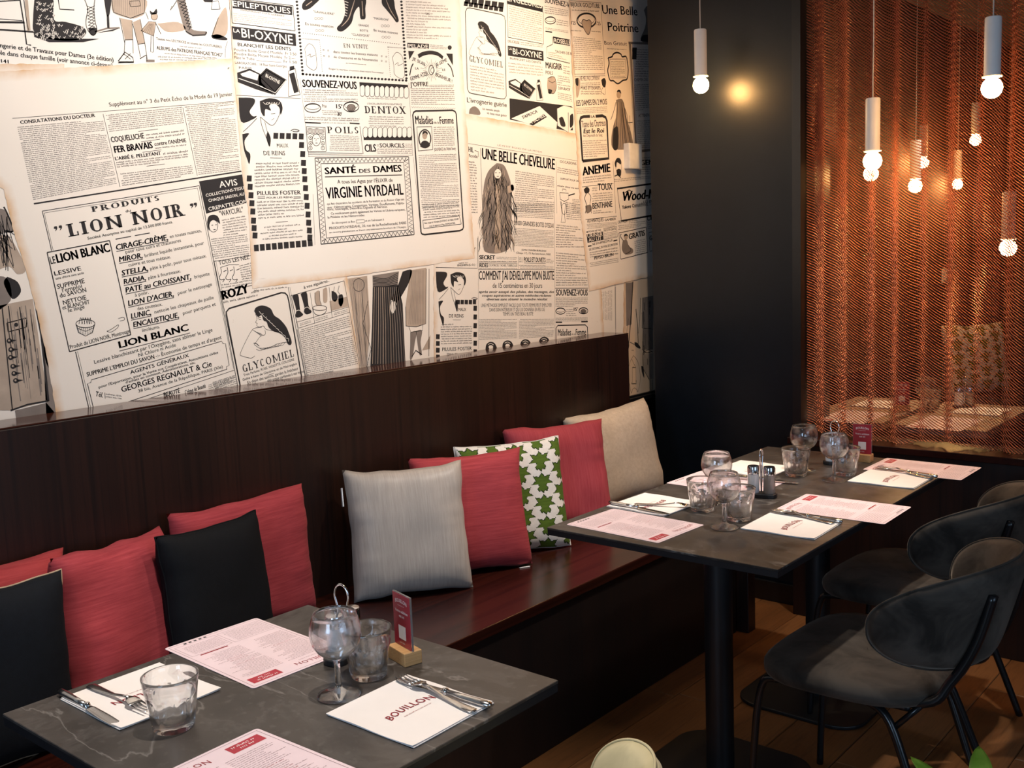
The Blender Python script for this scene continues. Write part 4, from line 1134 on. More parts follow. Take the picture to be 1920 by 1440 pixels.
def woman_back(p, tf):
    """lady seen from behind with a hand on her back (coordinates of view C)"""
    p.tf = tf
    p.blob([(165, 660), (262, 664), (274, 696), (240, 752), (262, 786), (288, 784), (262, 806), (182, 822)])
    p.blob([(308, 684), (372, 664), (440, 680), (462, 730), (448, 776), (440, 728), (404, 700), (372, 716), (384, 748), (346, 738), (340, 786), (316, 754)])
    for k in range(6): p.stroke([(330 + k * 18, 690 + (k % 2) * 14), (346 + k * 18, 704), (360 + k * 16, 690)], 3, 'sheet_white', 1, True)
    p.stroke([(446, 740), (440, 776), (412, 832), (384, 846), (338, 812), (312, 790)], 4, curve=True)
    p.stroke([(384, 770), (412, 766)], 4); p.stroke([(404, 800), (388, 812)], 3)
    p.stroke([(312, 790), (322, 850), (352, 930), (374, 986)], 4, curve=True); p.stroke([(342, 822), (356, 880), (378, 940)], 3, curve=True)
    p.blob([(362, 886), (382, 934), (374, 992), (352, 928)])
    p.stroke([(288, 800), (240, 850), (196, 890)], 4, curve=True)
    p.blob([(190, 906), (236, 902), (206, 950), (214, 1010), (244, 1042), (238, 1108), (222, 1072), (200, 1004)])
    p.stroke([(516, 884), (540, 874), (574, 882), (560, 890), (530, 888)], 5, curve=True)
    p.tf = None
def square(p, c, w, h=None, rot=0.04):
    h = h or w; c_, s_ = math.cos(rot), math.sin(rot)
    p.fill([(c[0] + x * c_ - y * s_, c[1] + x * s_ + y * c_) for x, y in ((-w / 2, -h / 2), (w / 2, -h / 2), (w / 2, h / 2), (-w / 2, h / 2))])
def tins(p, tf):
    p.tf = tf
    p.fill([(155, 492), (240, 464), (312, 500), (320, 560), (400, 640), (282, 604), (160, 556)]); p.fill([(176, 500), (240, 478), (300, 504), (292, 545), (190, 515)], 'sheet_white', 1); p.stroke([(165, 530), (280, 570), (330, 590)], 5, 'sheet_white', 1)
    p.fill([(300, 515), (352, 460), (490, 540), (412, 642), (305, 590)]); p.frame([(310, 520), (355, 475), (475, 545), (410, 620)], 5, 'sheet_white'); 
    p.stroke([(312, 585), (412, 628), (482, 545)], 4, 'sheet_white', 2)
    p.T('BI-OXYNE', (345, 520), (440, 570), 26, 0.02, 'sheet_white', 2)
    p.frame([(502, 482), (546, 462), (580, 640), (502, 652)], 4); p.fill([(506, 500), (540, 490), (572, 620), (540, 630)]); p.fill([(510, 450), (540, 445), (542, 470), (510, 478)])
    p.tf = None
def ring(p, c, rx, ry, stone=False):
    p.ell(c, rx, ry, 6); p.ell((c[0], c[1] - ry * .25), rx * .85, ry * .6, 3)
    if stone:
        p.disc((c[0], c[1] + ry * .2), rx * .55, ry * .7, 'print_grey', lift=1); p.ell((c[0], c[1] + ry * .2), rx * .55, ry * .7, 4, lift=1)
        for k in range(5): p.stroke([(c[0] - rx * .5 + k * rx * .25, c[1] - ry * .2), (c[0], c[1] + ry * 1.1)], 2, lift=2)

# --- page with drawn legs and boots, upper left
p = sheet([(-90, -60), (440, -60), (440, 160), (-90, 170)], 'sheet_white', 1).use('A')
p.fill([(225, 215), (300, 250), (430, 262), (670, 262), (560, 285), (330, 285), (230, 250)])
p.blob([(232, -20), (352, -20), (362, 132), (440, 148), (560, 184), (578, 232), (530, 268), (430, 276), (310, 258), (228, 214), (222, 120)])
rr = random.Random(4)
for k in range(120):
    x, y = rr.uniform(235, 355), rr.uniform(0, 250)
    if k > 60: x, y = rr.uniform(260, 560), rr.uniform(165, 262)
    p.stroke([(x, y), (x + 8, y + rr.uniform(6, 16)), (x + 15, y - 4)], 3.5, 'sheet_white', 1)
p.stroke([(132, -10), (160, 160), (178, 300), (208, 306)], 9); p.stroke([(158, -10), (180, 160), (192, 205)], 5); p.fill([(165, -10), (185, -10), (205, 205), (180, 210)], 'print_wash')
p.stroke([(-10, 150), (165, 152)], 14); p.stroke([(-10, 200), (225, 216)], 12); p.stroke([(-10, 128), (150, 140)], 5); p.stroke([(-10, 10), (130, 2)], 8)
p.stroke([(390, -10), (402, 62), (500, 68)], 7)
p.stroke([(566, -10), (590, 60), (578, 150), (592, 205), (628, 240), (652, 206), (640, 140), (632, 60), (640, -10)], 5, curve=True)
for k in range(8): p.stroke([(582 + k * 2, 40 + k * 22), (638, 62 + k * 20)], 4); p.stroke([(638, 40 + k * 20), (584 + k * 2, 64 + k * 22)], 4)
p.blob([(592, 190), (650, 190), (640, 236), (612, 236)])
p.blob([(700, -10), (748, -10), (742, 70), (734, 106), (718, 104)]); p.stroke([(726, 100), (730, 190)], 17); p.stroke([(640, 215), (720, 192), (806, 188)], 10, 'print_grey'); p.fill([(640, 225), (810, 188), (760, 210)], 'print_ink')
p.blob([(752, -10), (976, -10), (974, 86), (940, 112), (880, 124), (764, 84)], 'print_wash')
for k in range(16): p.stroke([(768 + k * 13, -5), (770 + k * 12.5, 80 + 25 * math.sin(k / 5))], 2.5, 'print_grey', 1)
p.stroke([(752, -10), (764, 84), (880, 124), (972, 88), (976, -10)], 5, lift=1); p.frame([(872, 10), (940, 4), (946, 40), (880, 46)], 4)
for a, b in (((806, 120), (842, 300)), ((890, 140), (898, 360)), ((842, 270), (836, 372)), ((894, 160), (930, 300)), ((944, 130), (976, 290)), ((930, 300), (946, 384)), ((976, 290), (992, 400)), ((840, 270), (896, 268)), ((928, 300), (976, 292))): p.stroke([a, b], 4)
p.fill([(810, 122), (888, 138), (894, 265), (842, 268)], 'print_wash'); p.fill([(896, 150), (942, 130), (974, 290), (930, 298)], 'print_wash')
p.stroke([(796, 414), (842, 352), (894, 388), (902, 418), (796, 424)], 7); p.stroke([(800, 420), (900, 420)], 10); p.stroke([(944, 396), (985, 372), (990, 412)], 6); p.fill([(985, 402), (1042, 404), (1042, 420), (985, 420)], 'print_grey'); p.stroke([(830, 360), (880, 400)], 4); p.stroke([(880, 362), (842, 400)], 4)
p.disc((1040, 112), 22, 24, 'print_wash'); p.ell((1040, 112), 22, 24, 3); p.blob([(1010, 70), (1032, 84), (1054, 60), (1058, 92), (1018, 98)])
p.fill([(1002, 146), (1050, 150), (1036, 244), (950, 208)], 'print_wash'); p.frame([(1002, 146), (1050, 150), (1036, 244), (950, 208)], 3)
for k in range(6): p.stroke([(1010 + k * 5, 160), (965 + k * 13, 214 + k * 5)], 2)
p.stroke([(1018, 240), (1016, 350), (1032, 354)], 4); p.stroke([(1032, 240), (1034, 352)], 4); p.stroke([(1048, 154), (1066, 190), (1084, 230)], 5); p.stroke([(980, 80), (1000, 130)], 4)
p.blob([(1188, -10), (1240, -10), (1262, 60), (1286, 184), (1330, 208), (1392, 214), (1384, 236), (1300, 240), (1252, 212), (1222, 128)], 'print_grey')
for k in range(9): p.stroke([(1200 + k * 8, 4 + k * 22), (1256 + k * 5, 24 + k * 20)], 5, lift=1); p.stroke([(1250 + k * 5, 2 + k * 21), (1208 + k * 8, 28 + k * 22)], 5, lift=1)
p.stroke([(1252, 212), (1300, 240), (1384, 236), (1392, 214)], 9, lift=1); p.stroke([(1192, 4), (1170, 40), (1148, 70), (1160, 40)], 5); p.blob([(1060, 160), (1200, 150), (1250, 200), (1130, 216)], 'print_wash')
p.blob([(1470, 120), (1524, 50), (1536, 200), (1500, 252), (1430, 244)], 'print_wash'); p.stroke([(1472, 120), (1430, 240)], 4); p.blob([(1424, 240), (1470, 232), (1530, 258), (1520, 272), (1440, 262)]); p.fill([(1360, -10), (1440, -10), (1430, 16), (1380, 14)]); p.frame([(1432, 10), (1472, 6), (1484, 62), (1424, 64)], 4)
p.T('Lingerie et de Travaux pour Dames (3e édition)', (-32, 316), (766, 418), 32, 0.014); p.T('ble dans chaque famille (voir annonce ci-dessus)', (-16, 368), (760, 458), 32, 0.012); p.T('141', (6, 422), (58, 428), 24, 0.02)
p.block([(-10, 440), (215, 452), (215, 474), (-10, 466)], 2); p.T('Toutes nos LECTRICES et toutes les COUTURIÈRES', (1052, 268), (1498, 326), 17); p.block([(1208, 304), (1360, 320), (1360, 332), (1208, 318)], 1); p.T('ALBUMS des PATRONS FRANÇAIS "ECHO"', (1056, 334), (1502, 384), 25, 0.012)
p.block([(1110, 350), (1470, 384), (1470, 400), (1110, 366)], 1); p.block([(1066, 372), (1450, 392), (1450, 416), (1066, 408)], 2)
p.stroke([(1534, 280), (1520, 330), (1518, 390)], 3, curve=True); p.done()

# --- old page with a man's buttoned coat at the left edge
p = sheet([(-160, 120), (120, 120), (150, 860), (-160, 860)], 'sheet_cream', 2).use('B')
p.blob([(-60, 170), (20, 165), (60, 240), (70, 300), (20, 300), (-60, 330)], 'print_grey'); p.blob([(-60, 330), (40, 320), (110, 420), (150, 520), (100, 545), (50, 500), (-60, 520)], 'print_wash')
for k in range(26): p.stroke([(rr.uniform(-30, 40), rr.uniform(180, 330)), (rr.uniform(10, 110), rr.uniform(320, 530))], 4, 'print_ink', 1)
p.stroke([(20, 150), (45, 200), (75, 290), (20, 290)], 9, curve=True); p.blob([(40, 560), (100, 590), (120, 650), (70, 690), (20, 600)]); p.blob([(-60, 560), (40, 570), (60, 700), (-60, 760)], 'print_grey')
p.fill([(-60, 740), (190, 690), (280, 1290), (60, 1345), (-60, 1345)], 'print_wash')
for k in range(46):
    x = rr.uniform(20, 190); y = rr.uniform(720, 1100); L = rr.uniform(80, 260); x2 = x + (y + L - 700) * 0.12
    p.stroke([(x + (y - 700) * .12, y), (x2, min(1290, y + L))], rr.choice((2, 3, 6)), rr.choice(('print_grey', 'print_grey', 'print_ink')), 1)
p.stroke([(10, 740), (70, 1340)], 7, lift=1); p.stroke([(60, 1345), (160, 1310), (282, 1288)], 10, lift=1); p.stroke([(200, 690), (240, 900), (282, 1290)], 12, lift=1)
p.fill([(215, 780), (300, 1010), (300, 1060), (330, 1375), (270, 1380), (250, 1000)], 'print_grey'); p.blob([(240, 850), (275, 950), (300, 1050), (290, 1100), (262, 1040)])
p.frame([(38, 832), (155, 802), (152, 856), (46, 884)], 6); p.disc((92, 842), 12, 12, lift=2)
for k, (x, y) in enumerate(((52, 936), (62, 988), (60, 1034), (74, 1086), (80, 1128), (90, 1170))): p.disc((x, y), 16, 15, lift=2); p.disc((x - 2, y - 2), 6, 6, 'print_wash', lift=3); p.fill([(x + 10, y - 8), (x + 46, y - 4), (x + 12, y + 8)], lift=2)
p.fill([(85, 1345), (270, 1300), (332, 1372), (100, 1440)], 'print_grey'); p.done()

# --- fashion drawing page between the two ad pages
p = sheet([(636, 495), (825, 470), (825, 720), (660, 720)], 'sheet_cream', 2).use('D')
p.fill([(950, 540), (1090, 520), (1112, 880), (1085, 1170), (1045, 1180)], 'print_wash')
for k in range(14): p.stroke([(965 + k * 9, 545), (1000 + k * 7 + 20 * math.sin(k), 860), (1040 + k * 5, 1165)], 3, 'print_grey', 1)
p.ell((1030, 585), 40, 45, 4, lift=1); p.stroke([(1095, 700), (1060, 860), (1118, 1040), (1085, 1170)], 4, lift=1)
p.fill([(1130, 600), (1310, 585), (1342, 720), (1362, 1140), (1112, 1165), (1124, 880)])
for k in range(13): p.stroke([(1142 + k * 14, 600), (1136 + k * 17, 860), (1128 + k * 19, 1145)], rr.choice((3, 4, 6)), rr.choice(('print_grey', 'print_wash')), 1)
p.fill([(1128, 518), (1316, 488), (1306, 588), (1130, 604)], 'print_grey')
for k in range(7): p.stroke([(1132, 528 + k * 11), (1220, 540 + k * 9), (1308, 500 + k * 13)], 5, lift=1, curve=True)
p.blob([(1342, 490), (1406, 478), (1390, 560), (1330, 670), (1296, 712), (1258, 690), (1300, 610)]); p.blob([(1258, 690), (1296, 712), (1290, 760), (1270, 790), (1254, 760)], 'sheet_cream', 1); p.ell((1272, 742), 20, 44, 3, lift=2)
p.fill([(1398, 480), (1510, 462), (1506, 860), (1440, 880), (1366, 876), (1362, 740)], 'print_wash')
for k in range(10): p.stroke([(1410 + k * 9, 480), (1400 + k * 10, 700), (1385 + k * 12, 865)], 3, 'print_grey', 1)
p.stroke([(1364, 740), (1366, 876), (1440, 882), (1506, 860), (1510, 470)], 5, lift=1); p.stroke([(1386, 880), (1400, 920), (1484, 908), (1486, 866)], 4)
p.blob([(1396, 922), (1440, 916), (1428, 1000), (1412, 1100), (1394, 1110), (1396, 1010)], 'print_grey'); p.blob([(1436, 912), (1480, 908), (1470, 990), (1478, 1070), (1462, 1080), (1446, 990)], 'print_grey'); p.stroke([(1408, 1095), (1436, 1050), (1480, 1080)], 8); p.fill([(1480, 1050), (1540, 940), (1535, 1040)], 'print_wash'); p.stroke([(1530, 470), (1528, 1090)], 6, 'print_grey'); p.done()

# --- page with the perfume lady and small remedies, top middle right
p = sheet([(845, -60), (1075, -60), (1100, 290), (850, 250)], 'sheet_white', 2).use('E')
for k in range(6): square(p, (490 + k * 45, 6 + k * 6), 36, 40, .12)
for k in range(8): square(p, (478 + k * 34, 26 + k * 5.5), 27, 30, .12)
p.stroke([(500, 625), (488, 600), (474, 80), (486, 56), (505, 54), (715, 98), (738, 112), (744, 140), (750, 650), (738, 668), (715, 668), (520, 632), (500, 625)], 6)
woman_profile(p, lambda q: (500 + (q[0] - 190) * 0.60, 118 + (q[1] - 733) * 0.70 + (q[0] - 190) * 0.20))
p.T('GLYCOMIEL', (503, 414), (727, 458), 40, 0.0, serif=True); p.block([(505, 432), (735, 474), (742, 648), (512, 612)], 9, 'print_grey'); 
p.T("L'ivrognerie guérie", (486, 690), (754, 724), 34, 0.008); p.blob([(498, 768), (505, 735), (535, 718), (566, 740), (572, 776)], 'print_grey'); p.T('Un remède simple', (590, 742), (705, 756), 16); p.T('va tous vous guérir', (620, 770), (755, 790), 18)
p.fill([(755, -14), (997, 44), (997, 80), (755, 22)]); p.T('ENGELURES', (758, 6), (992, 58), 46, 0.02, 'sheet_white', 1); p.frame([(757, 25), (1000, 82), (1002, 298), (762, 252)], 4); p.block([(770, 34), (990, 90), (995, 284), (770, 242)], 14, 'print_grey'); p.T('DÉLICIEUSE', (762, 286), (840, 298), 18); p.block([(848, 278), (1000, 300), (1000, 324), (848, 304)], 2)
p.fill([(760, 308), (1000, 346), (1003, 412), (762, 376)]); p.T('LA', (768, 336), (788, 339), 18, 0.02, 'sheet_white', 1); p.T('BI-OXYNE', (795, 366), (990, 396), 42, 0.03, 'sheet_white', 1); p.T('BLANCHIT LES DENTS', (776, 400), (985, 432), 15); p.block([(765, 414), (1000, 442), (1000, 516), (765, 494)], 4, 'print_grey')
tins(p, lambda q: (765 + (q[0] - 155) * .55, 525 + (q[1] - 460) * .70 + (q[0] - 155) * .06))
p.T('SOUVENEZ-VOUS', (1010, 18), (1230, 62), 36, 0.02); p.block([(1008, 32), (1170, 66), (1172, 112), (1010, 92)], 4); ring(p, (1048, 138), 36, 24); p.block([(1090, 124), (1170, 142), (1172, 182), (1090, 168)], 3); p.block([(1012, 182), (1170, 205), (1172, 225), (1012, 200)], 2); p.stroke([(1014, 212), (1060, 218)], 8)
p.fill([(1065, 246), (1180, 268), (1180, 310), (1070, 292)]); p.T('ROSELLE', (1074, 286), (1185, 304), 30, 0.02, 'sheet_white', 1); p.stroke([(1060, 250), (1062, 300), (1024, 318), (1024, 390), (1180, 428)], 5); p.T('TACHES DE ROUSSEUR', (1080, 356), (1270, 384), 18); p.block([(1035, 345), (1070, 350), (1170, 412), (1035, 382)], 3, 'print_grey')
p.T('MAIGRIR', (1017, 460), (1128, 474), 44, 0.02); p.block([(1135, 438), (1180, 446), (1184, 506), (1135, 496)], 4); p.T('POILS', (1017, 500), (1066, 506), 24, 0.01); p.blob([(1030, 530), (1056, 515), (1082, 530), (1088, 590), (1070, 632), (1036, 622), (1026, 580)], 'print_wash'); p.stroke([(1030, 530), (1060, 518), (1080, 530), (1088, 590), (1070, 632), (1036, 622)], 4, lift=1, curve=True); p.stroke([(1036, 545), (1060, 560), (1080, 548)], 4, lift=1); p.blob([(1034, 600), (1060, 610), (1050, 634), (1034, 628)], lift=1)
p.block([(1095, 502), (1186, 520), (1190, 590), (1096, 576)], 5); p.T('DÉPURATIF', (1102, 604), (1182, 616), 20); p.block([(1098, 618), (1190, 638), (1196, 690), (1100, 668)], 4)
p.fill([(772, 664), (1192, 718), (1200, 880), (1140, 880), (775, 808)]); p.fill([(785, 800), (975, 716), (1094, 826), (1088, 874), (900, 836)], 'sheet_white', 1); p.T('TAPIOCA', (858, 806), (962, 760), 22, 0.02, lift=2); p.fill([(905, 838), (1002, 770), (1024, 790), (930, 848)], lift=2); p.T('MICHEL', (924, 836), (1014, 786), 28, 0.03, 'sheet_white', 3); p.block([(990, 800), (1040, 790), (1085, 850), (1010, 838)], 4, 'print_grey')
p.fill([(1092, 735), (1140, 712), (1202, 730), (1205, 850), (1170, 895), (1095, 850)], 'sheet_white', 1); p.frame([(1092, 735), (1140, 712), (1202, 730), (1168, 760)], 5); p.stroke([(1092, 735), (1096, 850), (1170, 895), (1168, 760)], 5, lift=2); p.blob([(1105, 800), (1130, 790), (1150, 850), (1120, 850)], lift=2); p.blob([(1180, 780), (1200, 770), (1202, 840), (1180, 860)], lift=2); p.done()

# --- page UNE BELLE CHEVELURE
p = sheet([(812, 205), (876, 214), (975, 232), (1082, 251), (1125, 520), (1140, 760), (812, 760)], 'sheet_cream', 3).use('E')
p.stroke([(485, 968), (1240, 1088)], 2); p.T('LE PETIT ÉCHO DE LA MODE', (690, 985), (990, 1032), 11, 0, 'print_grey'); p.T('UNE BELLE CHEVELURE', (585, 1072), (1078, 1146), 76, 0.022)
p.T('HIL', (492, 1024), (528, 1030), 36, 0.02); p.stroke([(536, 1016), (560, 1024), (562, 1060)], 4); p.T('Monde', (488, 1060), (556, 1068), 24); p.block([(492, 1080), (552, 1088), (560, 1440), (500, 1440)], 20); p.stroke([(574, 1000), (590, 1440)], 3)
p.block([(812, 1146), (1075, 1190), (1076, 1436), (806, 1430)], 19); p.stroke([(1086, 1090), (1090, 1440)], 2)
p.T('OCCASIONS DU', (1112, 1098), (1255, 1120), 18); p.block([(1092, 1122), (1236, 1150), (1238, 1190), (1094, 1166)], 3); p.T('SUPPORT POUR LAMPE', (1115, 1212), (1260, 1232), 13); p.block([(1094, 1240), (1240, 1262), (1240, 1282), (1094, 1262)], 1)
p.stroke([(1110, 1300), (1114, 1345), (1140, 1360), (1170, 1345), (1168, 1305), (1110, 1300)], 4); p.stroke([(1128, 1290), (1128, 1276), (1152, 1278), (1152, 1292)], 4); p.stroke([(1170, 1320), (1212, 1308)], 8); p.stroke([(1120, 1362), (1128, 1440)], 4); p.stroke([(1160, 1362), (1156, 1440)], 4); p.ell((1140, 1410), 18, 38, 3); p.block([(1195, 1340), (1245, 1345), (1250, 1440), (1198, 1440)], 10)
# lady under a mantle of hair
p.use('P'); hair = [(930, 306), (945, 310), (955, 330), (960, 352), (961, 420), (958, 462), (938, 474), (912, 474), (902, 462), (900, 400), (903, 350), (912, 322)]
p.blob([(932 + (x - 932) * .9, y) for x, y in hair], 'print_grey', n=5)
for k in range(210):
    t_ = rr.random(); half = 8 + 22 * min(1, t_ * 2.6); x = 932 + rr.uniform(-1, 1) * half; y = 308 + t_ * 140; ph = rr.uniform(0, 6); dr = (x - 932) * .06
    p.stroke([(x + dr * i + 1.6 * math.sin(ph + i * 1.7), y + i * 7) for i in range(5)], rr.choice((.7, 1.0, 1.5, 2.0)), rr.choice(('print_ink', 'print_ink', 'print_ink', 'print_wash')), 1, True, True)
p.disc((932, 326), 6.5, 9, 'sheet_cream', lift=2); p.blob([(956, 344), (963, 340), (966, 352), (958, 358)], 'sheet_cream', 2)
p.stroke([(927, 324), (930, 324)], 1.2, lift=3); p.stroke([(934, 324), (937, 324)], 1.2, lift=3); p.stroke([(930, 331), (934, 331)], 1.2, lift=3); p.blob([(950, 350), (960, 346), (962, 356), (952, 362)], 'print_wash', 2); p.fill([(928, 345), (936, 345), (938, 474), (926, 474)], 'print_wash', 1)
p.use('F')
p.block([(692, 0), (974, 8), (974, 118), (692, 102)], 9); p.T("20.000 GRANDES BOITES D'ESSAI", (692, 158), (972, 180), 34, 0.008); p.block([(692, 174), (974, 196), (976, 322), (692, 308)], 12); p.T('JOHN CRAVEN-BURLEIGH', (745, 340), (920, 350), 13, 0.01); p.T('(Clinique 117), 179, Rue Saint-Honoré, PARIS', (708, 362), (952, 374), 14)
p.stroke([(978, -40), (984, 1010)], 2); p.stroke([(438, 240), (440, 1040)], 2)
p.block([(1062, -10), (1168, 8), (1180, 128), (1066, 118)], 9); p.stroke([(1022, -10), (1034, 80), (1026, 140), (1056, 140), (1050, 80), (1062, -10)], 4); p.block([(990, 148), (1186, 170), (1196, 320), (990, 320)], 10, ragged=.6); p.block([(990, 346), (1200, 366), (1216, 590), (990, 592)], 14, ragged=.5)
p.T('SECRET', (445, 402), (558, 404), 30, 0.03); p.block([(568, 380), (716, 386), (716, 406), (568, 402)], 2); p.block([(445, 408), (716, 410), (716, 424), (445, 424)], 1); p.stroke([(444, 428), (716, 430)], 3); p.T('RIDES', (447, 458), (508, 459), 28, 0.02); p.T('CICATRICES, TACHES, TUBERCULES', (512, 452), (716, 455), 17, 0); p.block([(445, 460), (716, 462), (716, 472), (445, 472)], 1); p.stroke([(722, 380), (724, 470)], 2)
p.T('POILS ET DUVETS', (762, 420), (916, 424), 34, 0.02); p.stroke([(762, 428), (916, 432)], 3); p.block([(728, 385), (756, 386), (756, 425), (728, 424)], 3); p.block([(922, 395), (974, 398), (974, 432), (922, 430)], 3); p.block([(728, 438), (974, 442), (974, 470), (728, 470)], 3); p.stroke([(440, 475), (980, 475)], 3)
p.T("COMMENT J'AI DEVELOPPE MON BUSTE", (443, 548), (977, 548), 66, 0.016); p.T('de 15 centimètres en 30 jours', (540, 606), (892, 606), 38, 0.004); p.T('après avoir essayé des pilules, des massages, des', (442, 642), (977, 642), 19, 0.016, shear=.2); p.T('coupes aspiratoires et autres méthodes-réclames', (465, 668), (957, 668), 18, 0.016, shear=.2); p.T('diverses sans obtenir le moindre résultat', (498, 694), (930, 694), 18, 0.016, shear=.2)
p.T('UNE MÉTHODE SIMPLE ET FACILE QUE TOUTE FEMME PEUT EMPLOYER', (458, 741), (960, 739), 26, -.004); p.T('DANS SON INTÉRIEUR ET QUI LUI DONNERA EN PEU DE', (517, 773), (910, 770), 25, -.004); p.T('TEMPS UN TRÈS BEAU BUSTE', (612, 803), (828, 801), 25, -.004)
p.block([(445, 824), (714, 824), (714, 962), (445, 976)], 14); p.block([(728, 824), (976, 822), (976, 950), (728, 966)], 13)
for x, y in ((527, 1012), (646, 1002), (773, 994), (906, 976)): p.blob([(x - 38, y + 30), (x - 32, y - 4), (x - 10, y - 22), (x + 18, y - 20), (x + 36, y), (x + 38, y + 30)]); p.stroke([(x - 20, y - 4), (x, y - 12), (x + 20, y - 2)], 4, 'sheet_cream', 1, True); p.disc((x, y + 14), 16, 14, 'sheet_cream', lift=1)
p.stroke([(985, 607), (1218, 607)], 4); p.T('SOUVENEZ-VOUS', (990, 660), (1216, 660), 46, 0.025); p.block([(988, 670), (1216, 670), (1216, 742), (988, 742)], 6); ring(p, (1022, 770), 34, 22); ring(p, (1185, 768), 32, 22, True); p.T("15'", (1116, 768), (1146, 768), 24, 0.02); p.block([(1062, 752), (1110, 752), (1140, 806), (1062, 806)], 4); p.block([(988, 814), (1216, 812), (1216, 842), (988, 844)], 3); p.stroke([(988, 850), (1034, 850)], 9); p.stroke([(1170, 846), (1216, 845)], 9)
p.stroke([(990, 1010), (990, 890), (1004, 872), (1198, 868), (1214, 884), (1218, 980)], 8); p.T('Maladies', (1003, 945), (1097, 943), 50, 0.014); p.T('de la', (1102, 940), (1126, 940), 14); p.T('Femme', (1130, 941), (1204, 939), 46, 0.014)
# second PILULES FOSTER ad
p.stroke([(136, 460), (432, 466), (434, 250)], 4); p.T('ENGHIEN-(S.-O.)', (290, 452), (415, 446), 14, 0.012); p.block([(300, 420), (420, 412), (420, 430), (300, 438)], 1); p.T('SALVY', (338, 350), (420, 346), 30, .02)
woman_back(p, lambda q: (137 + (q[0] - 165) * .72, 490 + (q[1] - 660) * .86))
for k in range(5): square(p, (295 + k * 29, 706), 24, 32)
for k in range(6): square(p, (416, 750 + k * 62), 24, 36)
for k in range(4): square(p, (151, 952 + k * 48), 26, 34)
p.T('MAUX', (297, 770), (352, 770), 24, .004); p.T('DE REINS', (230, 816), (333, 816), 26, .004); p.stroke([(258, 833), (314, 833)], 2); p.block([(172, 856), (396, 852), (396, 1002), (174, 1008)], 9); p.T('PILULES FOSTER', (182, 1054), (392, 1046), 26, .008); p.block([(215, 1062), (350, 1060), (350, 1080), (215, 1082)], 1); p.done()
# --- big tilted page with the shoe polish advertisement
p = sheet([(-160, 148), (0, 134), (220, 122), (437, 110), (480, 380), (490, 505), (649, 512), (674, 690), (690, 800), (112, 830), (105, 777), (85, 660), (70, 592), (49, 512), (24, 432), (6, 355), (-160, -20 + 260)], 'sheet_cream', 3).use('A')
p.T('Supplément au n° 3 du Petit Écho de la Mode du 19 Janvier', (735, 720), (1566, 648), 28, 0.004); p.stroke([(80, 800), (1585, 684)], 3)
p.T('CONSULTATIONS DU DOCTEUR', (135, 838), (640, 790), 24, 0.02); p.block([(112, 852), (692, 800), (788, 1240), (222, 1352)], 38); p.stroke([(692, 770), (806, 1262)], 3)
p.block([(710, 772), (1226, 716), (1242, 832), (735, 892)], 9); p.stroke([(930, 888), (1062, 872)], 3); p.T('COQUELUCHE', (748, 962), (972, 934), 38, 0.02); p.block([(980, 898), (1240, 868), (1246, 912), (985, 942)], 2); p.stroke([(948, 958), (1075, 940)], 3)
p.T('FER BRAVAIS', (770, 1033), (1030, 1000), 46, 0.03); p.T("contre l'ANÉMIE", (1040, 985), (1255, 960), 27, 0.014); p.block([(1042, 990), (1260, 966), (1262, 984), (1044, 1008)], 1); p.stroke([(958, 1028), (1085, 1012)], 3)
p.T("L'ABBÉ E. PELLETANT", (775, 1083), (1085, 1045), 24, 0.02); p.block([(1092, 1024), (1265, 1004), (1268, 1030), (1094, 1050)], 1); p.block([(780, 1090), (1268, 1032), (1272, 1078), (786, 1134)], 3, fillh=.66); p.stroke([(985, 1122), (1108, 1108)], 3); p.block([(808, 1166), (1292, 1110), (1306, 1184), (822, 1258)], 6); p.stroke([(1230, 726), (1328, 1186)], 3); p.block([(1242, 716), (1576, 684), (1618, 1148), (1338, 1182)], 37)
p.stroke([(225, 1376), (1625, 1156)], 10)
p.use('B')
p.stroke([(245, 175), (1166, 26)], 4); p.stroke([(256, 186), (1156, 40)], 2); p.stroke([(245, 175), (300, 408)], 4); p.stroke([(256, 186), (309, 406)], 2); p.stroke([(440, 1000), (520, 1340)], 5); p.stroke([(452, 998), (532, 1340)], 2); p.stroke([(1166, 26), (1392, 1200)], 4); p.stroke([(1156, 40), (1368, 1100)], 2)
p.T('PRODUITS', (535, 181), (932, 113), 31, 0.02, serif=True); p.T('du', (735, 184), (766, 178), 17); p.T('LION NOIR', (400, 327), (1086, 200), 74, 0.025, serif=True)
for x, y in ((322, 284), (350, 279), (1120, 150), (1142, 146)): p.blob([(x - 8, y - 18), (x + 8, y - 20), (x + 10, y - 4), (x - 2, y + 10), (x + 2, y - 4), (x - 8, y - 6)])
p.T('Société Anonyme au capital de 13.500.000 francs.', (512, 343), (1012, 245), 17, 0.008); p.stroke([(675, 340), (766, 323)], 5); p.stroke([(788, 319), (876, 303)], 5)
def product(name, a, b, cap, rest, c, d):
    p.T(name, a, b, cap, 0.022, shear=.15); p.stroke([(a[0], a[1] + 8), (b[0], b[1] + 8)], 4); p.T(rest, c, d, 21, 0.002)
product('CIRAGE-CRÈME,', (680, 404), (985, 344), 34, 'en toutes nuances,', (995, 334), (1180, 297)); p.T('pour tous cuirs et chaussures', (735, 424), (1060, 355), 21, .002)
product('MIROR,', (697, 474), (835, 449), 32, 'brillant liquide instantané, pour', (848, 446), (1195, 370)); p.T('cuivre et tous métaux.', (752, 501), (1000, 451), 21, .002)
product('STELLA,', (712, 554), (868, 524), 32, 'pâte à polir, pour tous métaux.', (880, 522), (1210, 445))
product('RADIA,', (724, 604), (855, 579), 31, 'pâte à fourneaux.', (868, 576), (1058, 534))
product('PATE au CROISSANT,', (735, 654), (1120, 574), 32, 'briquette', (1140, 571), (1228, 550)); p.T('à polir.', (790, 677), (870, 660), 21, .002)
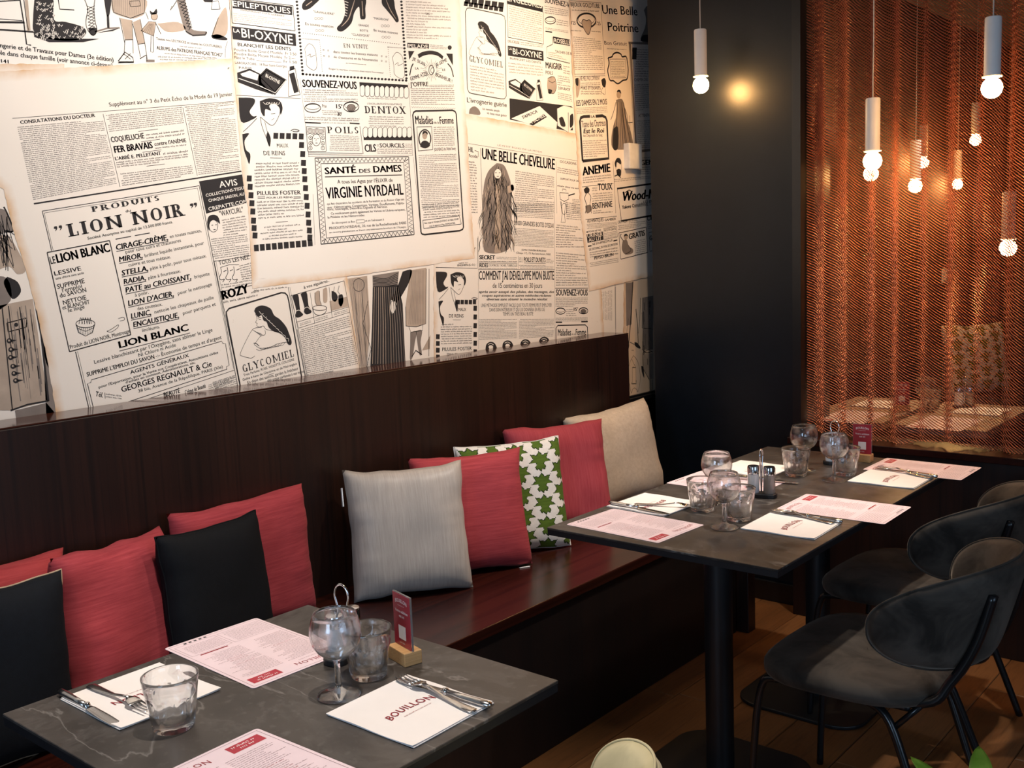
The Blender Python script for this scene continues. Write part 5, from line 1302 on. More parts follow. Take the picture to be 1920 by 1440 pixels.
product("LION D'ACIER,", (750, 732), (1018, 674), 33, 'pour le nettoyage', (1042, 667), (1242, 612)); p.T('des couteaux.', (805, 757), (950, 729), 21, .002)
product('LUNIC,', (767, 807), (885, 782), 32, 'nettoie les chapeaux de paille', (905, 777), (1252, 690))
product('ENCAUSTIQUE,', (780, 857), (1048, 799), 32, 'pour parquets et', (1072, 784), (1265, 728)); p.T('linoléums.', (833, 884), (935, 861), 21, .002)
p.T('LION BLANC', (697, 980), (1106, 875), 42, 0.024); p.stroke([(697, 996), (1112, 890)], 4)
p.T("Lessive blanchissant par l'Oxygène, sans abîmer le Linge", (552, 1071), (1245, 880), 23, .003); p.T('Ni Chlore ni Acide', (812, 1030), (1030, 968), 21, .003); p.T("SUPPRIME L'EMPLOI DU SAVON", (508, 1146), (905, 1040), 26, 0.016); p.T("-:- Économie de temps et d'argent", (912, 1036), (1298, 924), 23, .004)
p.stroke([(548, 1340), (510, 1188), (530, 1180), (533, 1165), (1298, 938), (1306, 952), (1320, 952), (1342, 1080), (1326, 1088), (1328, 1102)], 4); p.stroke([(640, 1330), (1330, 1102)], 4); p.stroke([(660, 1345), (1372, 1108)], 3)
p.T('AGENTS GÉNÉRAUX', (762, 1133), (1108, 1030), 23, .01); p.T("pour l'Exportation, pour la Vente aux Coopératives, Associations civiles", (577, 1215), (1278, 1010), 16, .01); p.T("d'achats en commun, Administrations, etc.", (735, 1187), (1145, 1068), 15, .01); p.T('GEORGES REGNAULT & Cie', (712, 1238), (1242, 1085), 35, .012); p.T('38 bis, Avenue de la République, PARIS (XIe)', (810, 1240), (1305, 1095), 19, .003)
p.T('Tél.', (555, 1260), (600, 1268), 30, .012); p.stroke([(612, 1240), (614, 1275)], 3); p.block([(618, 1238), (715, 1252), (715, 1282), (618, 1270)], 2)
p.T('Crème de Beauté', (1085, 1250), (1206, 1210), 26, .014); p.T('BEAUTÉ', (960, 1265), (1055, 1240), 26, .02); p.block([(1214, 1192), (1376, 1138), (1390, 1180), (1226, 1230)], 4)
# small ad with the wash basket
p.frame([(273, 418), (640, 348), (765, 900), (405, 1000)], 6); p.T('LE', (296, 486), (326, 480), 44, .014); p.T('LION BLANC', (333, 480), (646, 412), 54, .028)
p.T('LESSIVE', (318, 554), (475, 522), 26, .008); p.T('sans chlore sans acide', (325, 578), (490, 543), 15, .004); p.T('SUPPRIME', (335, 632), (495, 596), 29, .008); p.T("l'emploi", (365, 652), (480, 624), 26, .004); p.T('du SAVON', (350, 683), (505, 648), 27, .008); p.T('NETTOIE', (370, 725), (505, 692), 27, .008); p.T('et BLANCHIT', (365, 753), (525, 718), 25, .008); p.T('le linge', (400, 769), (495, 745), 24, .004)
p.ell((498, 835), 56, 24, 4); p.stroke([(442, 838), (458, 888), (500, 908), (540, 886), (554, 834)], 4); p.stroke([(450, 862), (500, 880), (548, 858)], 3)
for k in range(9): p.stroke([(450 + k * 12, 850 + 8 * math.sin(k / 2.7)), (464 + k * 9, 892 + 8 * math.sin(k / 2.7))], 2)
for k in range(5): p.stroke([(460 + k * 16, 838), (470 + k * 14, 800), (482 + k * 13, 836)], 3, curve=True)
p.stroke([(624, 880), (650, 868), (690, 842), (686, 860), (650, 884), (624, 880)], 3, curve=True); p.stroke([(690, 806), (720, 798), (728, 812), (700, 820)], 3, curve=True)
p.T('Produit du LION NOIR, Montrouge', (410, 984), (760, 888), 25, .006)
# right hand column
p.fill([(1165, 0), (1418, -40), (1440, 128), (1207, 190)]); p.T('AVIS', (1286, 38), (1392, 22), 38, .012, 'sheet_white', 1); p.T('COLLECTIONS-TISSUS', (1206, 92), (1440, 44), 18, .012, 'sheet_white', 1); p.T('CHAQUE SAISON, AU', (1222, 122), (1430, 82), 18, .01, 'sheet_white', 1); p.T('CREPATTE.COM', (1222, 174), (1448, 126), 22, .016, 'sheet_white', 1)
p.T('"WAYCURL"', (1288, 206), (1426, 180), 32, .008); p.blob([(1212, 240), (1222, 206), (1252, 196), (1278, 210), (1288, 250), (1276, 240), (1250, 226), (1226, 244), (1226, 290), (1216, 270)]); p.ell((1250, 262), 26, 36, 3); p.stroke([(1238, 258), (1248, 257)], 4); p.stroke([(1260, 256), (1270, 254)], 4); p.stroke([(1250, 284), (1262, 283)], 4)
p.block([(1298, 220), (1440, 194), (1452, 304), (1310, 322)], 7); p.block([(1228, 334), (1450, 305), (1466, 426), (1254, 458)], 10)
p.stroke([(1255, 470), (1470, 436)], 3); p.T('TOUS LES NEZ', (1283, 492), (1462, 455), 26, .004)
for k in range(3): x = 1292 + k * 38; p.stroke([(x, 508 - k * 4), (x + 4, 536), (x - 8, 566), (x + 4, 578), (x + 22, 574), (x + 12, 592)], 4, curve=True); p.stroke([(x + 16, 530 - k * 4), (x + 34, 522 - k * 4)], 4)
p.stroke([(1290, 506), (1340, 490), (1400, 490)], 3); p.block([(1400, 490), (1476, 470), (1484, 584), (1420, 592)], 8); p.block([(1296, 600), (1480, 570), (1484, 600), (1300, 630)], 2)
p.stroke([(1288, 648), (1490, 608)], 3); p.T('ROZY', (1303, 696), (1460, 652), 54, .04); p.block([(1306, 700), (1510, 658), (1512, 676), (1310, 718)], 1, fillh=.7); p.block([(1470, 640), (1520, 626), (1524, 650), (1474, 662)], 1)
p.use('D')
p.stroke([(0, 410), (190, 1320)], 4, 'print_ink'); p.stroke([(12, 408), (60, 640)], 2)
p.stroke([(190, 1320), (90, 800), (88, 776), (108, 752), (478, 640), (505, 642), (522, 660), (532, 700), (625, 1250)], 11); woman_profile(p, None)
p.T('GLYCOMIEL', (210, 1206), (570, 1092), 54, 0.0, serif=True); p.T('Trois Parfums: ROSE, VIOLETTE, COLOGNE', (212, 1234), (572, 1120), 18, .002); p.T('Gelée à base de Glycérine et de Miel anglais', (205, 1266), (590, 1150), 18, .002); p.stroke([(385, 1226), (425, 1212)], 3); p.T('En dépit des saisons, gardez la fraîcheur', (240, 1288), (600, 1186), 22, .002); p.T('délicatesse parfumée à vos mains', (380, 1276), (640, 1206), 22, .002)
p.block([(-10, 1270), (155, 1215), (170, 1300), (10, 1350)], 6)
p.stroke([(527, 600), (648, 1240)], 4); p.stroke([(540, 600), (660, 1235)], 2); p.block([(285, 612), (520, 588), (524, 606), (288, 634)], 1); p.T('à vos aiguières..', (640, 612), (820, 562), 22, .008)
p.stroke([(545, 662), (925, 556)], 4); p.stroke([(925, 556), (1038, 1180)], 3); p.stroke([(600, 892), (965, 778)], 3); p.stroke([(585, 850), (960, 740)], 3); p.stroke([(545, 662), (600, 892)], 3); p.stroke([(590, 900), (652, 1236)], 4); p.stroke([(600, 898), (662, 1230)], 2)
p.blob([(556, 664), (598, 654), (612, 760), (634, 796), (600, 816), (578, 806), (584, 760)]); p.blob([(616, 648), (658, 636), (672, 730), (694, 776), (660, 794), (640, 776), (642, 740)]); p.stroke([(584, 770), (606, 764), (626, 782)], 4, 'sheet_cream', 1, True); p.stroke([(642, 752), (664, 742), (686, 762)], 4, 'sheet_cream', 1, True)
p.stroke([(684, 640), (716, 860)], 3); p.stroke([(818, 600), (840, 820)], 3); p.ell((752, 748), 50, 18, 4); p.stroke([(704, 752), (716, 788), (752, 800), (792, 780), (800, 744)], 4, curve=True); p.blob([(716, 640), (748, 626), (752, 700), (764, 726), (730, 730), (716, 690)], 'print_wash'); p.blob([(774, 616), (802, 606), (806, 690), (794, 712), (776, 700)], 'print_wash'); p.stroke([(716, 640), (718, 700), (730, 728)], 3, lift=1); p.stroke([(750, 628), (754, 700), (764, 726)], 3, lift=1)
p.blob([(836, 626), (866, 640), (880, 674), (862, 704), (838, 684)]); p.blob([(884, 660), (912, 652), (920, 700), (904, 738), (886, 716)]); p.stroke([(856, 596), (850, 640)], 4); p.stroke([(890, 590), (880, 630), (900, 660)], 4); p.fill([(820, 700), (946, 668), (954, 736), (832, 770)], 'print_wash')
for k, (a, b) in enumerate((((610, 866), (690, 840)), ((720, 832), (810, 806)), ((850, 792), (950, 764)))): p.block([(a[0], a[1] - 12), (b[0], b[1] - 12), (b[0] + 3, b[1] + 10), (a[0] + 3, a[1] + 10)], 2)
p.block([(608, 898), (962, 796), (1030, 1160), (664, 1240)], 26); p.done()

# --- large upper middle page of remedies
p = sheet([(428, -60), (858, -60), (866, 120), (875, 250), (883, 400), (889, 484), (680, 514), (472, 541), (464, 390), (455, 344), (437, 133), (429, 0)], 'sheet_white', 4).use('C')
p.fill([(122, -4), (526, 46), (528, 104), (125, 56)]); p.T('EPILEPTIQUES', (126, 42), (516, 94), 38, .024, 'sheet_white', 1); p.frame([(114, -10), (532, 40), (546, 210), (122, 156)], 5); p.T('MAINTENANT VOUS GUERIREZ', (180, 74), (475, 116), 11, .004); p.block([(130, 84), (526, 134), (528, 192), (136, 146)], 5, 'print_grey')
p.fill([(118, 178), (550, 230), (554, 312), (126, 266)]); p.T('LA', (130, 218), (175, 225), 26, .02, 'sheet_white', 1); p.T('BI-OXYNE', (186, 252), (532, 300), 62, .036, 'sheet_white', 1)
p.T('BLANCHIT LES DENTS', (160, 312), (520, 344), 24, .012); p.T('Poudre Boîte Grand Modèle  Fr 3.50', (135, 344), (556, 376), 19, 0); p.T('Poudre Boîte Moyen Modèle  Fr 2.—', (137, 371), (550, 404), 19, 0); p.T('Pâte le Tube', (137, 397), (272, 408), 19, 0); p.stroke([(285, 410), (455, 422)], 2); p.T('Fr 1.50', (470, 424), (560, 431), 19, 0); p.T('LABORATOIRE : 18 Rue Saint-Georges', (142, 432), (490, 457), 17, 0); p.T('PARIS', (168, 466), (255, 471), 17, 0)
tins(p, None); p.stroke([(150, 644), (584, 666)], 3); woman_back(p, None)
for k in range(5): square(p, (416 + k * 43, 918 + k * 1), 32, 40)
for x, y in ((590, 980), (598, 1040), (603, 1100), (608, 1155), (612, 1210), (617, 1270), (622, 1330), (628, 1390), (634, 1448), (638, 1504), (643, 1556), (646, 1604)): square(p, (x, y), 33, 40)
for x, y in ((237, 1205), (243, 1262), (249, 1318), (255, 1372), (261, 1428), (266, 1490), (270, 1540), (276, 1590)): square(p, (x, y), 33, 40)
p.T('MAUX', (425, 996), (502, 996), 27, .002); p.T('DE REINS', (335, 1048), (480, 1048), 31, .002); p.stroke([(378, 1066), (456, 1068)], 3); p.block([(272, 1092), (580, 1088), (586, 1248), (276, 1268)], 8, fillh=.6); p.T('PILULES FOSTER', (292, 1318), (585, 1312), 28, .012); p.T('POUR LES REINS', (355, 1342), (530, 1337), 13, .008); p.stroke([(294, 1330), (344, 1329)], 4); p.stroke([(536, 1330), (584, 1328)], 4); p.stroke([(294, 1339), (344, 1338)], 4); p.stroke([(536, 1338), (584, 1336)], 4)
p.block([(288, 1352), (604, 1342), (612, 1460), (300, 1482)], 6, fillh=.6)
p.use('D')
p.stroke([(438, 140), (524, 134)], 3)
for a, b in (((355, 182), (612, 162)), ((380, 202), (590, 187)), ((330, 226), (636, 202)), ((390, 244), (586, 228)), ((345, 266), (636, 246))): p.block([(a[0], a[1] - 14), (b[0], b[1] - 14), b, a], 1, fillh=.8)
for k in range(10): square(p, (300 + k * 42.5, 322 - k * 3.9), 34, 46, -.06)
p.stroke([(703, -60), (716, 300)], 2)
p.use('C')
def beads(a, b, n):
    for i in range(n + 1): t = i / n; p.disc((a[0] + (b[0] - a[0]) * t, a[1] + (b[1] - a[1]) * t), 9, 8, n=8)
beads((556, -10), (598, 500), 22); beads((600, 502), (1296, 545), 30); beads((1262, -10), (1298, 530), 24)
p.blob([(876, -12), (1016, -12), (1020, 60), (1022, 122), (1004, 132), (986, 122), (978, 48), (946, 88), (926, 158), (872, 210), (838, 210), (830, 186), (862, 150), (884, 84)]); p.stroke([(950, -5), (930, 60), (905, 130), (860, 180)], 8, 'print_wash', 1, True, True); p.stroke([(998, 10), (1004, 110)], 6, 'print_wash', 1)
for k in range(6): p.stroke([(880 - k, 10 + k * 18), (906 - k * 2, 20 + k * 18)], 4, 'sheet_white', 1)
p.blob([(592, 50), (600, 20), (640, -12), (716, -12), (680, 30), (640, 62), (604, 68)]); p.stroke([(620, 40), (660, 10)], 6, 'print_wash', 1); p.blob([(1130, -12), (1206, -12), (1222, 60), (1246, 136), (1230, 152), (1206, 120), (1162, 66), (1134, 30)]); p.stroke([(1160, 0), (1190, 70), (1228, 130)], 7, 'print_wash', 1, True, True)
p.T('"LAVALLIERE"', (670, 86), (814, 104), 15, .002); p.T('"MADELON"', (1075, 131), (1180, 143), 15, .002); p.T('En toutes nuances', (615, 170), (806, 190), 19, .002); p.T('En toutes nuances', (1078, 213), (1240, 233), 18, .002); p.T('GRANDE', (975, 178), (1045, 183), 15, .002); p.T('BOTTE', (985, 213), (1040, 218), 15, .002); p.T('"CLASSIQUE"', (928, 241), (1052, 250), 15, .002)
for x, y in ((706, 126), (712, 208), (1155, 176), (1160, 252)):
    for k in (-1, 0, 1): p.ell((x + k * 20, y), 9, 7, 2, n=10)
for k in range(44): p.disc((602 + k * 15, 224 + k * 1.75), 3, 3, n=6); 
for k in range(16): p.disc((592 + k * 7.6, 262 + k * .6), 2.5, 2.5, n=6); p.disc((712 + k * 1.2, 272 + k * 14), 2.5, 2.5, n=6); p.disc((1172 + k * 7, 318 + k * .5), 2.5, 2.5, n=6); p.disc((1174 + k * 1, 322 + k * 13), 2.5, 2.5, n=6)
for ox, oy in ((0, 0), (592, 58)): p.stroke([(612 + ox, 330 + oy), (640 + ox, 296 + oy), (676 + ox, 322 + oy), (690 + ox, 390 + oy), (692 + ox, 456 + oy), (668 + ox, 474 + oy), (626 + ox, 444 + oy), (622 + ox, 400 + oy), (612 + ox, 330 + oy)], 3, curve=True); p.stroke([(628 + ox, 380 + oy), (650 + ox, 366 + oy), (650 + ox, 386 + oy), (682 + ox, 372 + oy)], 3, curve=True)
p.T('EN VENTE', (875, 322), (1038, 331), 27, 0, serif=True); p.T('dans toutes les bonnes maisons', (805, 358), (1105, 381), 18, .002); p.T('de chaussures et de Nouveautés', (808, 393), (1105, 416), 18, .002); p.T('Exiger la marque ci-contre chez votre fournisseur', (775, 470), (1145, 498), 12, 0)
for k in range(14): p.disc((892 + k * 10, 428 + k * .7), 3, 3, n=6)
for x, y in ((738, 338), (770, 342), (742, 378), (774, 382), (1130, 380), (1162, 384), (1130, 412), (1160, 416)): p.frame([(x - 4, y - 4), (x + 4, y - 4), (x + 4, y + 4), (x - 4, y + 4)], 2)
p.stroke([(580, 530), (640, 1060)], 2)
p.T('SOUVENEZ-VOUS', (597, 588), (965, 602), 52, .026); p.block([(600, 598), (970, 608), (976, 690), (606, 690)], 6); ring(p, (665, 730), 54, 30); ring(p, (925, 722), 52, 34, True); p.T("Prix", (730, 726), (760, 728), 24); p.T("15'", (824, 732), (866, 736), 30, .02); p.block([(728, 740), (850, 744), (850, 780), (730, 776)], 3); p.T("30'", (832, 782), (864, 784), 26, .02); p.block([(612, 784), (984, 796), (986, 822), (614, 812)], 2, fillh=.7); p.stroke([(615, 828), (720, 832)], 9); p.block([(725, 820), (908, 826), (908, 838), (725, 834)], 1); p.stroke([(915, 832), (982, 836)], 9)
p.frame([(622, 856), (750, 862), (756, 1022), (632, 1022)], 4)
for k in range(5): p.stroke([(628, 872 + k * 9), (650, 866 + k * 9), (672, 876 + k * 9), (694, 866 + k * 9), (716, 876 + k * 9), (746, 868 + k * 9)], 3.5, curve=True)
p.ell((690, 945), 28, 40, 4); p.stroke([(674, 936), (684, 935)], 4); p.stroke([(696, 935), (706, 936)], 4); p.stroke([(684, 966), (698, 966)], 4); p.stroke([(690, 938), (688, 954)], 3)
for x in (650, 734):
    for y in (930, 968, 1000): p.ell((x, y), 12, 12, 4, n=12); p.disc((x, y), 4, 4, n=6)
p.T('POILS', (765, 900), (974, 902), 44, .004, serif=True); p.block([(784, 908), (980, 914), (986, 1022), (780, 1018)], 9); p.stroke([(634, 1032), (1002, 1036)], 4); p.stroke([(634, 1042), (1002, 1046)], 2); p.stroke([(984, 852), (1006, 1040)], 5, 'print_grey')
p.fill([(980, 556), (1308, 574), (1310, 610), (984, 596)])
for k in range(10):
    x = 1000 + k * 33; p.blob([(x - 15, 586 + k * 1.5), (x, 574 + k * 1.5), (x + 15, 588 + k * 1.5), (x + 14, 640 + k * 1.5), (x, 650 + k * 1.5), (x - 14, 640 + k * 1.5)], 'sheet_white', 1); p.stroke([(x - 15, 586 + k * 1.5), (x, 574 + k * 1.5), (x + 15, 588 + k * 1.5), (x + 14, 640 + k * 1.5), (x, 650 + k * 1.5), (x - 14, 640 + k * 1.5), (x - 15, 586 + k * 1.5)], 3, lift=2, curve=True)
    x = 1020 + k * 33; p.stroke([(x - 15, 870), (x, 858), (x + 15, 870), (x + 14, 918), (x, 930), (x - 14, 918), (x - 15, 870)], 3, lift=2, curve=True)
p.fill([(1008, 916), (1336, 916), (1336, 948), (1010, 946)])
for k in range(10): x = 1020 + k * 33; p.blob([(x - 14, 870), (x, 860), (x + 14, 870), (x + 13, 918), (x, 928), (x - 13, 918)], 'sheet_white', 1)
p.block([(1034, 656), (1260, 664), (1260, 676), (1034, 670)], 1); p.T("L'EXCELLENTE PÂTE DENTIFRICE", (1034, 706), (1268, 712), 12, 0); p.T('DENTOX', (1018, 765), (1296, 769), 48, .012, serif=True); p.block([(1040, 778), (1282, 784), (1282, 842), (1045, 840)], 4); p.block([(1050, 842), (1280, 846), (1280, 856), (1050, 854)], 1)
p.T('CILS', (1018, 1026), (1096, 1024), 52, .026); p.T('ET', (1100, 990), (1112, 990), 14); p.T('SOURCILS', (1118, 996), (1286, 997), 30, .014); p.block([(1290, 968), (1336, 968), (1336, 998), (1290, 998)], 3); p.block([(1102, 1000), (1338, 1002), (1338, 1040), (1102, 1040)], 3, fillh=.66); p.stroke([(634, 1056), (1345, 1048)], 2)
# zigzag framed ad
p.use('P')
def zig(a, b, n, w):
    L = Vector((b[0] - a[0], b[1] - a[1])); nn = Vector((-L.y, L.x)).normalized() * w; pts = []
    for i in range(2 * n + 1):
        t = i / (2 * n); s_ = 1 if i % 2 else -1; pts.append((a[0] + L.x * t + nn.x * s_, a[1] + L.y * t + nn.y * s_))
    p.stroke(pts, 1.9)
O4 = [(589, 296.5), (764.5, 294), (775, 440), (600.5, 458)]; I4 = [(600, 307), (755.5, 304.5), (764, 431), (610.5, 446.5)]
p.frame(O4, 1.8); p.frame(I4, 1.2)
for i in range(4): a = tuple((O4[i][k] + I4[i][k]) / 2 for k in (0, 1)); b = tuple((O4[(i + 1) % 4][k] + I4[(i + 1) % 4][k]) / 2 for k in (0, 1)); zig(a, b, 22 if i % 2 == 0 else 19, 3.4)
p.use('C')
p.T('SANTÉ', (748, 1176), (960, 1167), 46, .024); p.T('DES', (980, 1168), (1056, 1165), 27, .016); p.T('DAMES', (1076, 1165), (1268, 1158), 46, .024); p.stroke([(748, 1195), (1270, 1181)], 6); p.T("A tous les Ages par l'ÉLIXIR de", (832, 1240), (1206, 1228), 27, .006); p.T('VIRGINIE NYRDAHL', (757, 1342), (1280, 1314), 78, .016)
p.T("qui fait disparaître les accidents de la Formation et du Retour d'âge tels", (762, 1384), (1284, 1352), 15, .004); p.T('que : Hémorragies, Congestions, Vertiges, Étouffements, Palpita-', (764, 1408), (1284, 1378), 17, .006)
p.use('D')
p.T('tions, Gastralgies, Désordres Digestifs et Nerveux.', (804, 56), (1232, 36), 17, .006); p.T('Ce médicament guérit également les Varices et Ulcères variqueux,', (830, 86), (1358, 56), 17, .006); p.T('la Phlébite et les Hémorroïdes.', (808, 113), (1072, 96), 17, .006); p.T('En découpant ce Bon', (838, 152), (1002, 141), 16, .002); p.frame([(1010, 124), (1066, 120), (1068, 142), (1012, 146)], 3); p.T("et en l'adressant à", (1074, 136), (1208, 126), 16, .002); p.T('PRODUITS NYRDAHL, 20, rue de La Rochefoucauld, PARIS', (818, 191), (1365, 152), 19, .008); p.T('on recevra gratuitement et franco une intéressante brochure de 176 pages.', (818, 218), (1365, 177), 13, .004)
p.use('C')
p.block([(1294, 0), (1594, 14), (1604, 272), (1300, 262)], 14, 'print_grey', ragged=.5); p.T('SAÏ', (1428, 100), (1456, 102), 14); p.fill([(1304, 290), (1450, 297), (1450, 331), (1305, 323)]); p.T('PELADE', (1312, 322), (1444, 328), 25, .024, 'sheet_white', 1); p.block([(1458, 298), (1572, 306), (1572, 336), (1458, 330)], 3); p.disc((1590, 322), 14, 15)
p.stroke([(1378, 382), (1412, 364), (1462, 356), (1510, 366), (1544, 392)], 26, curve=True); p.fill([(1310, 345), (1352, 346), (1318, 404)]); p.fill([(1566, 362), (1610, 364), (1612, 444)]); p.stroke([(1320, 510), (1330, 460), (1344, 430)], 9, curve=True); p.stroke([(1616, 520), (1600, 460), (1576, 430)], 9, curve=True)
for k in range(28):
    a = R(k * 360 / 28); r0, r1 = 34, 56 + 18 * (k % 2); p.stroke([(1466 + r0 * math.cos(a), 476 + r0 * math.sin(a)), (1466 + r1 * math.cos(a), 476 + r1 * math.sin(a))], 2)
p.ell((1466, 474), 17, 32, 6); p.ell((1474, 476), 12, 18, 4)
p.T('JE SUIS', (1336, 404), (1424, 448), 23, .008); p.T('JE SÈME', (1498, 452), (1574, 414), 23, .008); p.T('LA', (1358, 470), (1382, 472), 16, .008); p.T('LE', (1540, 480), (1562, 480), 16, .008); p.T('GEMME ATZEL', (1326, 546), (1450, 506), 26, .01); p.T('BONHEUR !', (1494, 514), (1606, 562), 26, .01); p.T("J'OFFRE", (1324, 586), (1448, 583), 31, .016); p.block([(1452, 570), (1620, 568), (1620, 590), (1452, 590)], 2); p.block([(1328, 592), (1622, 590), (1628, 710), (1332, 708)], 9)
zig((1332, 724), (1628, 734), 20, 5); p.stroke([(1314, 560), (1340, 1050)], 2); p.stroke([(1344, 1060), (1395, 1560)], 2)
p.use('P'); p.stroke([(788, 436), (772.5, 216), (774, 211), (778, 208.5), (847, 207), (852, 209.5), (854, 214), (867.5, 426), (866, 430), (861, 432.5), (795, 440), (790, 439), (788, 436)], 3.2); p.use('C')
p.T('Maladies', (1360, 838), (1480, 838), 58, .016); p.T('de la', (1486, 836), (1518, 836), 18); p.T('Femme', (1524, 838), (1618, 835), 52, .016); p.frame([(1368, 858), (1468, 855), (1476, 1010), (1378, 1020)], 4); p.disc((1422, 936), 44, 64, n=24); p.disc((1422, 936), 36, 55, 'sheet_white', 24, 1); p.blob([(1390, 990), (1400, 960), (1422, 950), (1446, 960), (1456, 985), (1424, 1002)], lift=2); p.disc((1421, 916), 17, 26, 'print_wash', lift=2); p.blob([(1404, 912), (1408, 890), (1422, 884), (1438, 892), (1440, 910), (1424, 898)], lift=3); p.stroke([(1413, 912), (1419, 912)], 3, lift=3); p.stroke([(1426, 912), (1432, 912)], 3, lift=3)
p.block([(1482, 852), (1622, 850), (1628, 984), (1486, 988)], 10); p.T("JOUVENCE de l'Abbé Soury", (1486, 1020), (1632, 1012), 22, .004); p.block([(1380, 1042), (1636, 1034), (1660, 1400), (1402, 1410)], 30); p.use('D'); p.block([(1480, 4), (1742, -10), (1752, 94), (1490, 112)], 6); p.frame([(1482, 126), (1742, 94), (1756, 152), (1490, 184)], 4); p.T('Bien exiger la Véritable JOUVENCE de l\'Abbé SOURY', (1496, 152), (1740, 122), 13, .008); p.T('avec la signature Mag. DUMONTIER.', (1530, 172), (1715, 150), 12, .008); p.done()

# --- right hand page of small advertisements
p = sheet([(1063, -60), (1300, -60), (1300, 494), (1222, 517), (1103, 546), (1087, 400), (1075, 200), (1065, 0)], 'sheet_cream', 5).use('E')
p.frame([(1174, 6), (1386, 20), (1412, 500), (1206, 502)], 3); p.T('BIJOUX GOLDTUBE', (1182, 44), (1378, 56), 30, .012); p.block([(1190, 58), (1380, 68), (1380, 84), (1190, 76)], 1); p.ell((1288, 140), 64, 48, 12); p.ell((1288, 132), 54, 36, 4); p.blob([(1290, 140), (1264, 134), (1258, 168), (1300, 236), (1322, 164), (1308, 136)], 'print_wash', 1); p.stroke([(1290, 142), (1264, 134), (1258, 168), (1300, 236), (1322, 164), (1308, 136), (1290, 142)], 5, lift=2, curve=True); p.T("1'25", (1186, 166), (1216, 168), 24, .01); p.T("1'25", (1352, 170), (1384, 172), 24, .01); p.block([(1184, 198), (1256, 202), (1256, 216), (1184, 212)], 1); p.block([(1322, 204), (1386, 208), (1386, 222), (1322, 218)], 1); p.block([(1198, 242), (1386, 262), (1406, 474), (1206, 474)], 17); 
p.T('Une Belle', (1396, 94), (1634, 106), 62, .01); p.T('Poitrine', (1434, 210), (1640, 220), 62, .01); p.blob([(1676, 70), (1696, 42), (1720, 50), (1730, 120), (1740, 280), (1654, 276), (1682, 190), (1690, 130)], 'print_grey'); p.blob([(1654, 278), (1670, 240), (1740, 240), (1740, 284)], lift=1); p.T('Bon Gratuit', (1410, 303), (1562, 309), 27, 0); p.block([(1424, 322), (1560, 328), (1560, 340), (1424, 334)], 1)
p.stroke([(1434, 392), (1460, 384), (1470, 366), (1494, 356), (1520, 366), (1530, 384), (1556, 384), (1566, 430), (1570, 480), (1562, 534), (1534, 544), (1500, 566), (1470, 546), (1446, 540), (1432, 480), (1440, 430), (1434, 392)], 11, 'print_ink', curve=True); p.stroke([(1446, 400), (1550, 400), (1556, 526), (1452, 528), (1446, 400)], 4); p.block([(1454, 408), (1546, 410), (1550, 520), (1458, 522)], 10)
p.stroke([(1572, 290), (1740, 296)], 16, 'print_grey'); p.stroke([(1582, 290), (1626, 1030)], 22, 'print_grey'); p.stroke([(1574, 290), (1614, 1030)], 3); p.stroke([(1594, 290), (1638, 1030)], 3); p.stroke([(1620, 1026), (1740, 1010)], 18, 'print_grey'); square(p, (1612, 362), 30, 80); p.block([(1632, 326), (1740, 330), (1740, 520), (1612, 520)], 12); p.T('CHEMIN DES FEES', (1612, 550), (1740, 546), 22, 0); p.block([(1612, 566), (1740, 562), (1740, 740), (1620, 750)], 13); p.T('ATTENTION', (1640, 792), (1735, 786), 22); p.block([(1630, 810), (1740, 806), (1740, 1000), (1640, 1000)], 14)
p.stroke([(1208, 516), (1414, 512), (1416, 640)], 3); p.blob([(1214, 530), (1238, 528), (1246, 570), (1236, 640), (1222, 660), (1216, 600)], 'print_wash'); p.blob([(1212, 534), (1232, 530), (1232, 580), (1216, 570)], lift=1); p.blob([(1388, 540), (1408, 528), (1420, 550), (1414, 590), (1396, 580)]); p.stroke([(1400, 590), (1384, 620), (1410, 640)], 4); p.T("NE MEL PAS L'OPÉRENT", (1246, 546), (1380, 540), 30, .004); p.block([(1250, 556), (1382, 552), (1384, 588), (1252, 592)], 3); p.T('POILS ET DUVETS', (1250, 605), (1384, 606), 20, .016); p.block([(1252, 610), (1392, 612), (1392, 640), (1252, 640)], 2, fillh=.7); p.T('LES DAMES EN 2 MOIS', (1220, 716), (1428, 706), 40, .014); p.block([(1222, 724), (1430, 716), (1432, 760), (1224, 770)], 4)
p.stroke([(1262, 1088), (1244, 820), (1250, 796), (1270, 788), (1312, 786)], 20); p.stroke([(1350, 786), (1396, 782), (1418, 794), (1426, 816), (1438, 1070), (1262, 1088)], 20); p.T('LA', (1318, 796), (1346, 796), 18, .02); p.T('Tisane des Chartreux', (1256, 862), (1420, 850), 48, .008); p.T('Est le Roi', (1268, 902), (1410, 896), 34, .024, shear=.2); p.T('des Dépuratifs du Sang', (1266, 926), (1396, 920), 20, .004); p.block([(1262, 944), (1424, 938), (1430, 1056), (1270, 1064)], 8)
p.disc((1506, 640), 15, 26, 'print_wash'); p.blob([(1492, 624), (1500, 608), (1516, 610), (1522, 634), (1508, 622)], lift=1); p.blob([(1488, 676), (1530, 672), (1552, 752), (1560, 800), (1590, 900), (1604, 1000), (1560, 1010), (1470, 1004), (1456, 940), (1470, 850), (1492, 770)], 'print_grey')
for k in range(16): p.stroke([(1494 + k * 3, 690), (1486 + k * 5, 820), (1464 + k * 9, 995)], rr.choice((2, 4, 6)), rr.choice(('print_ink', 'print_wash')), 1, True, True)
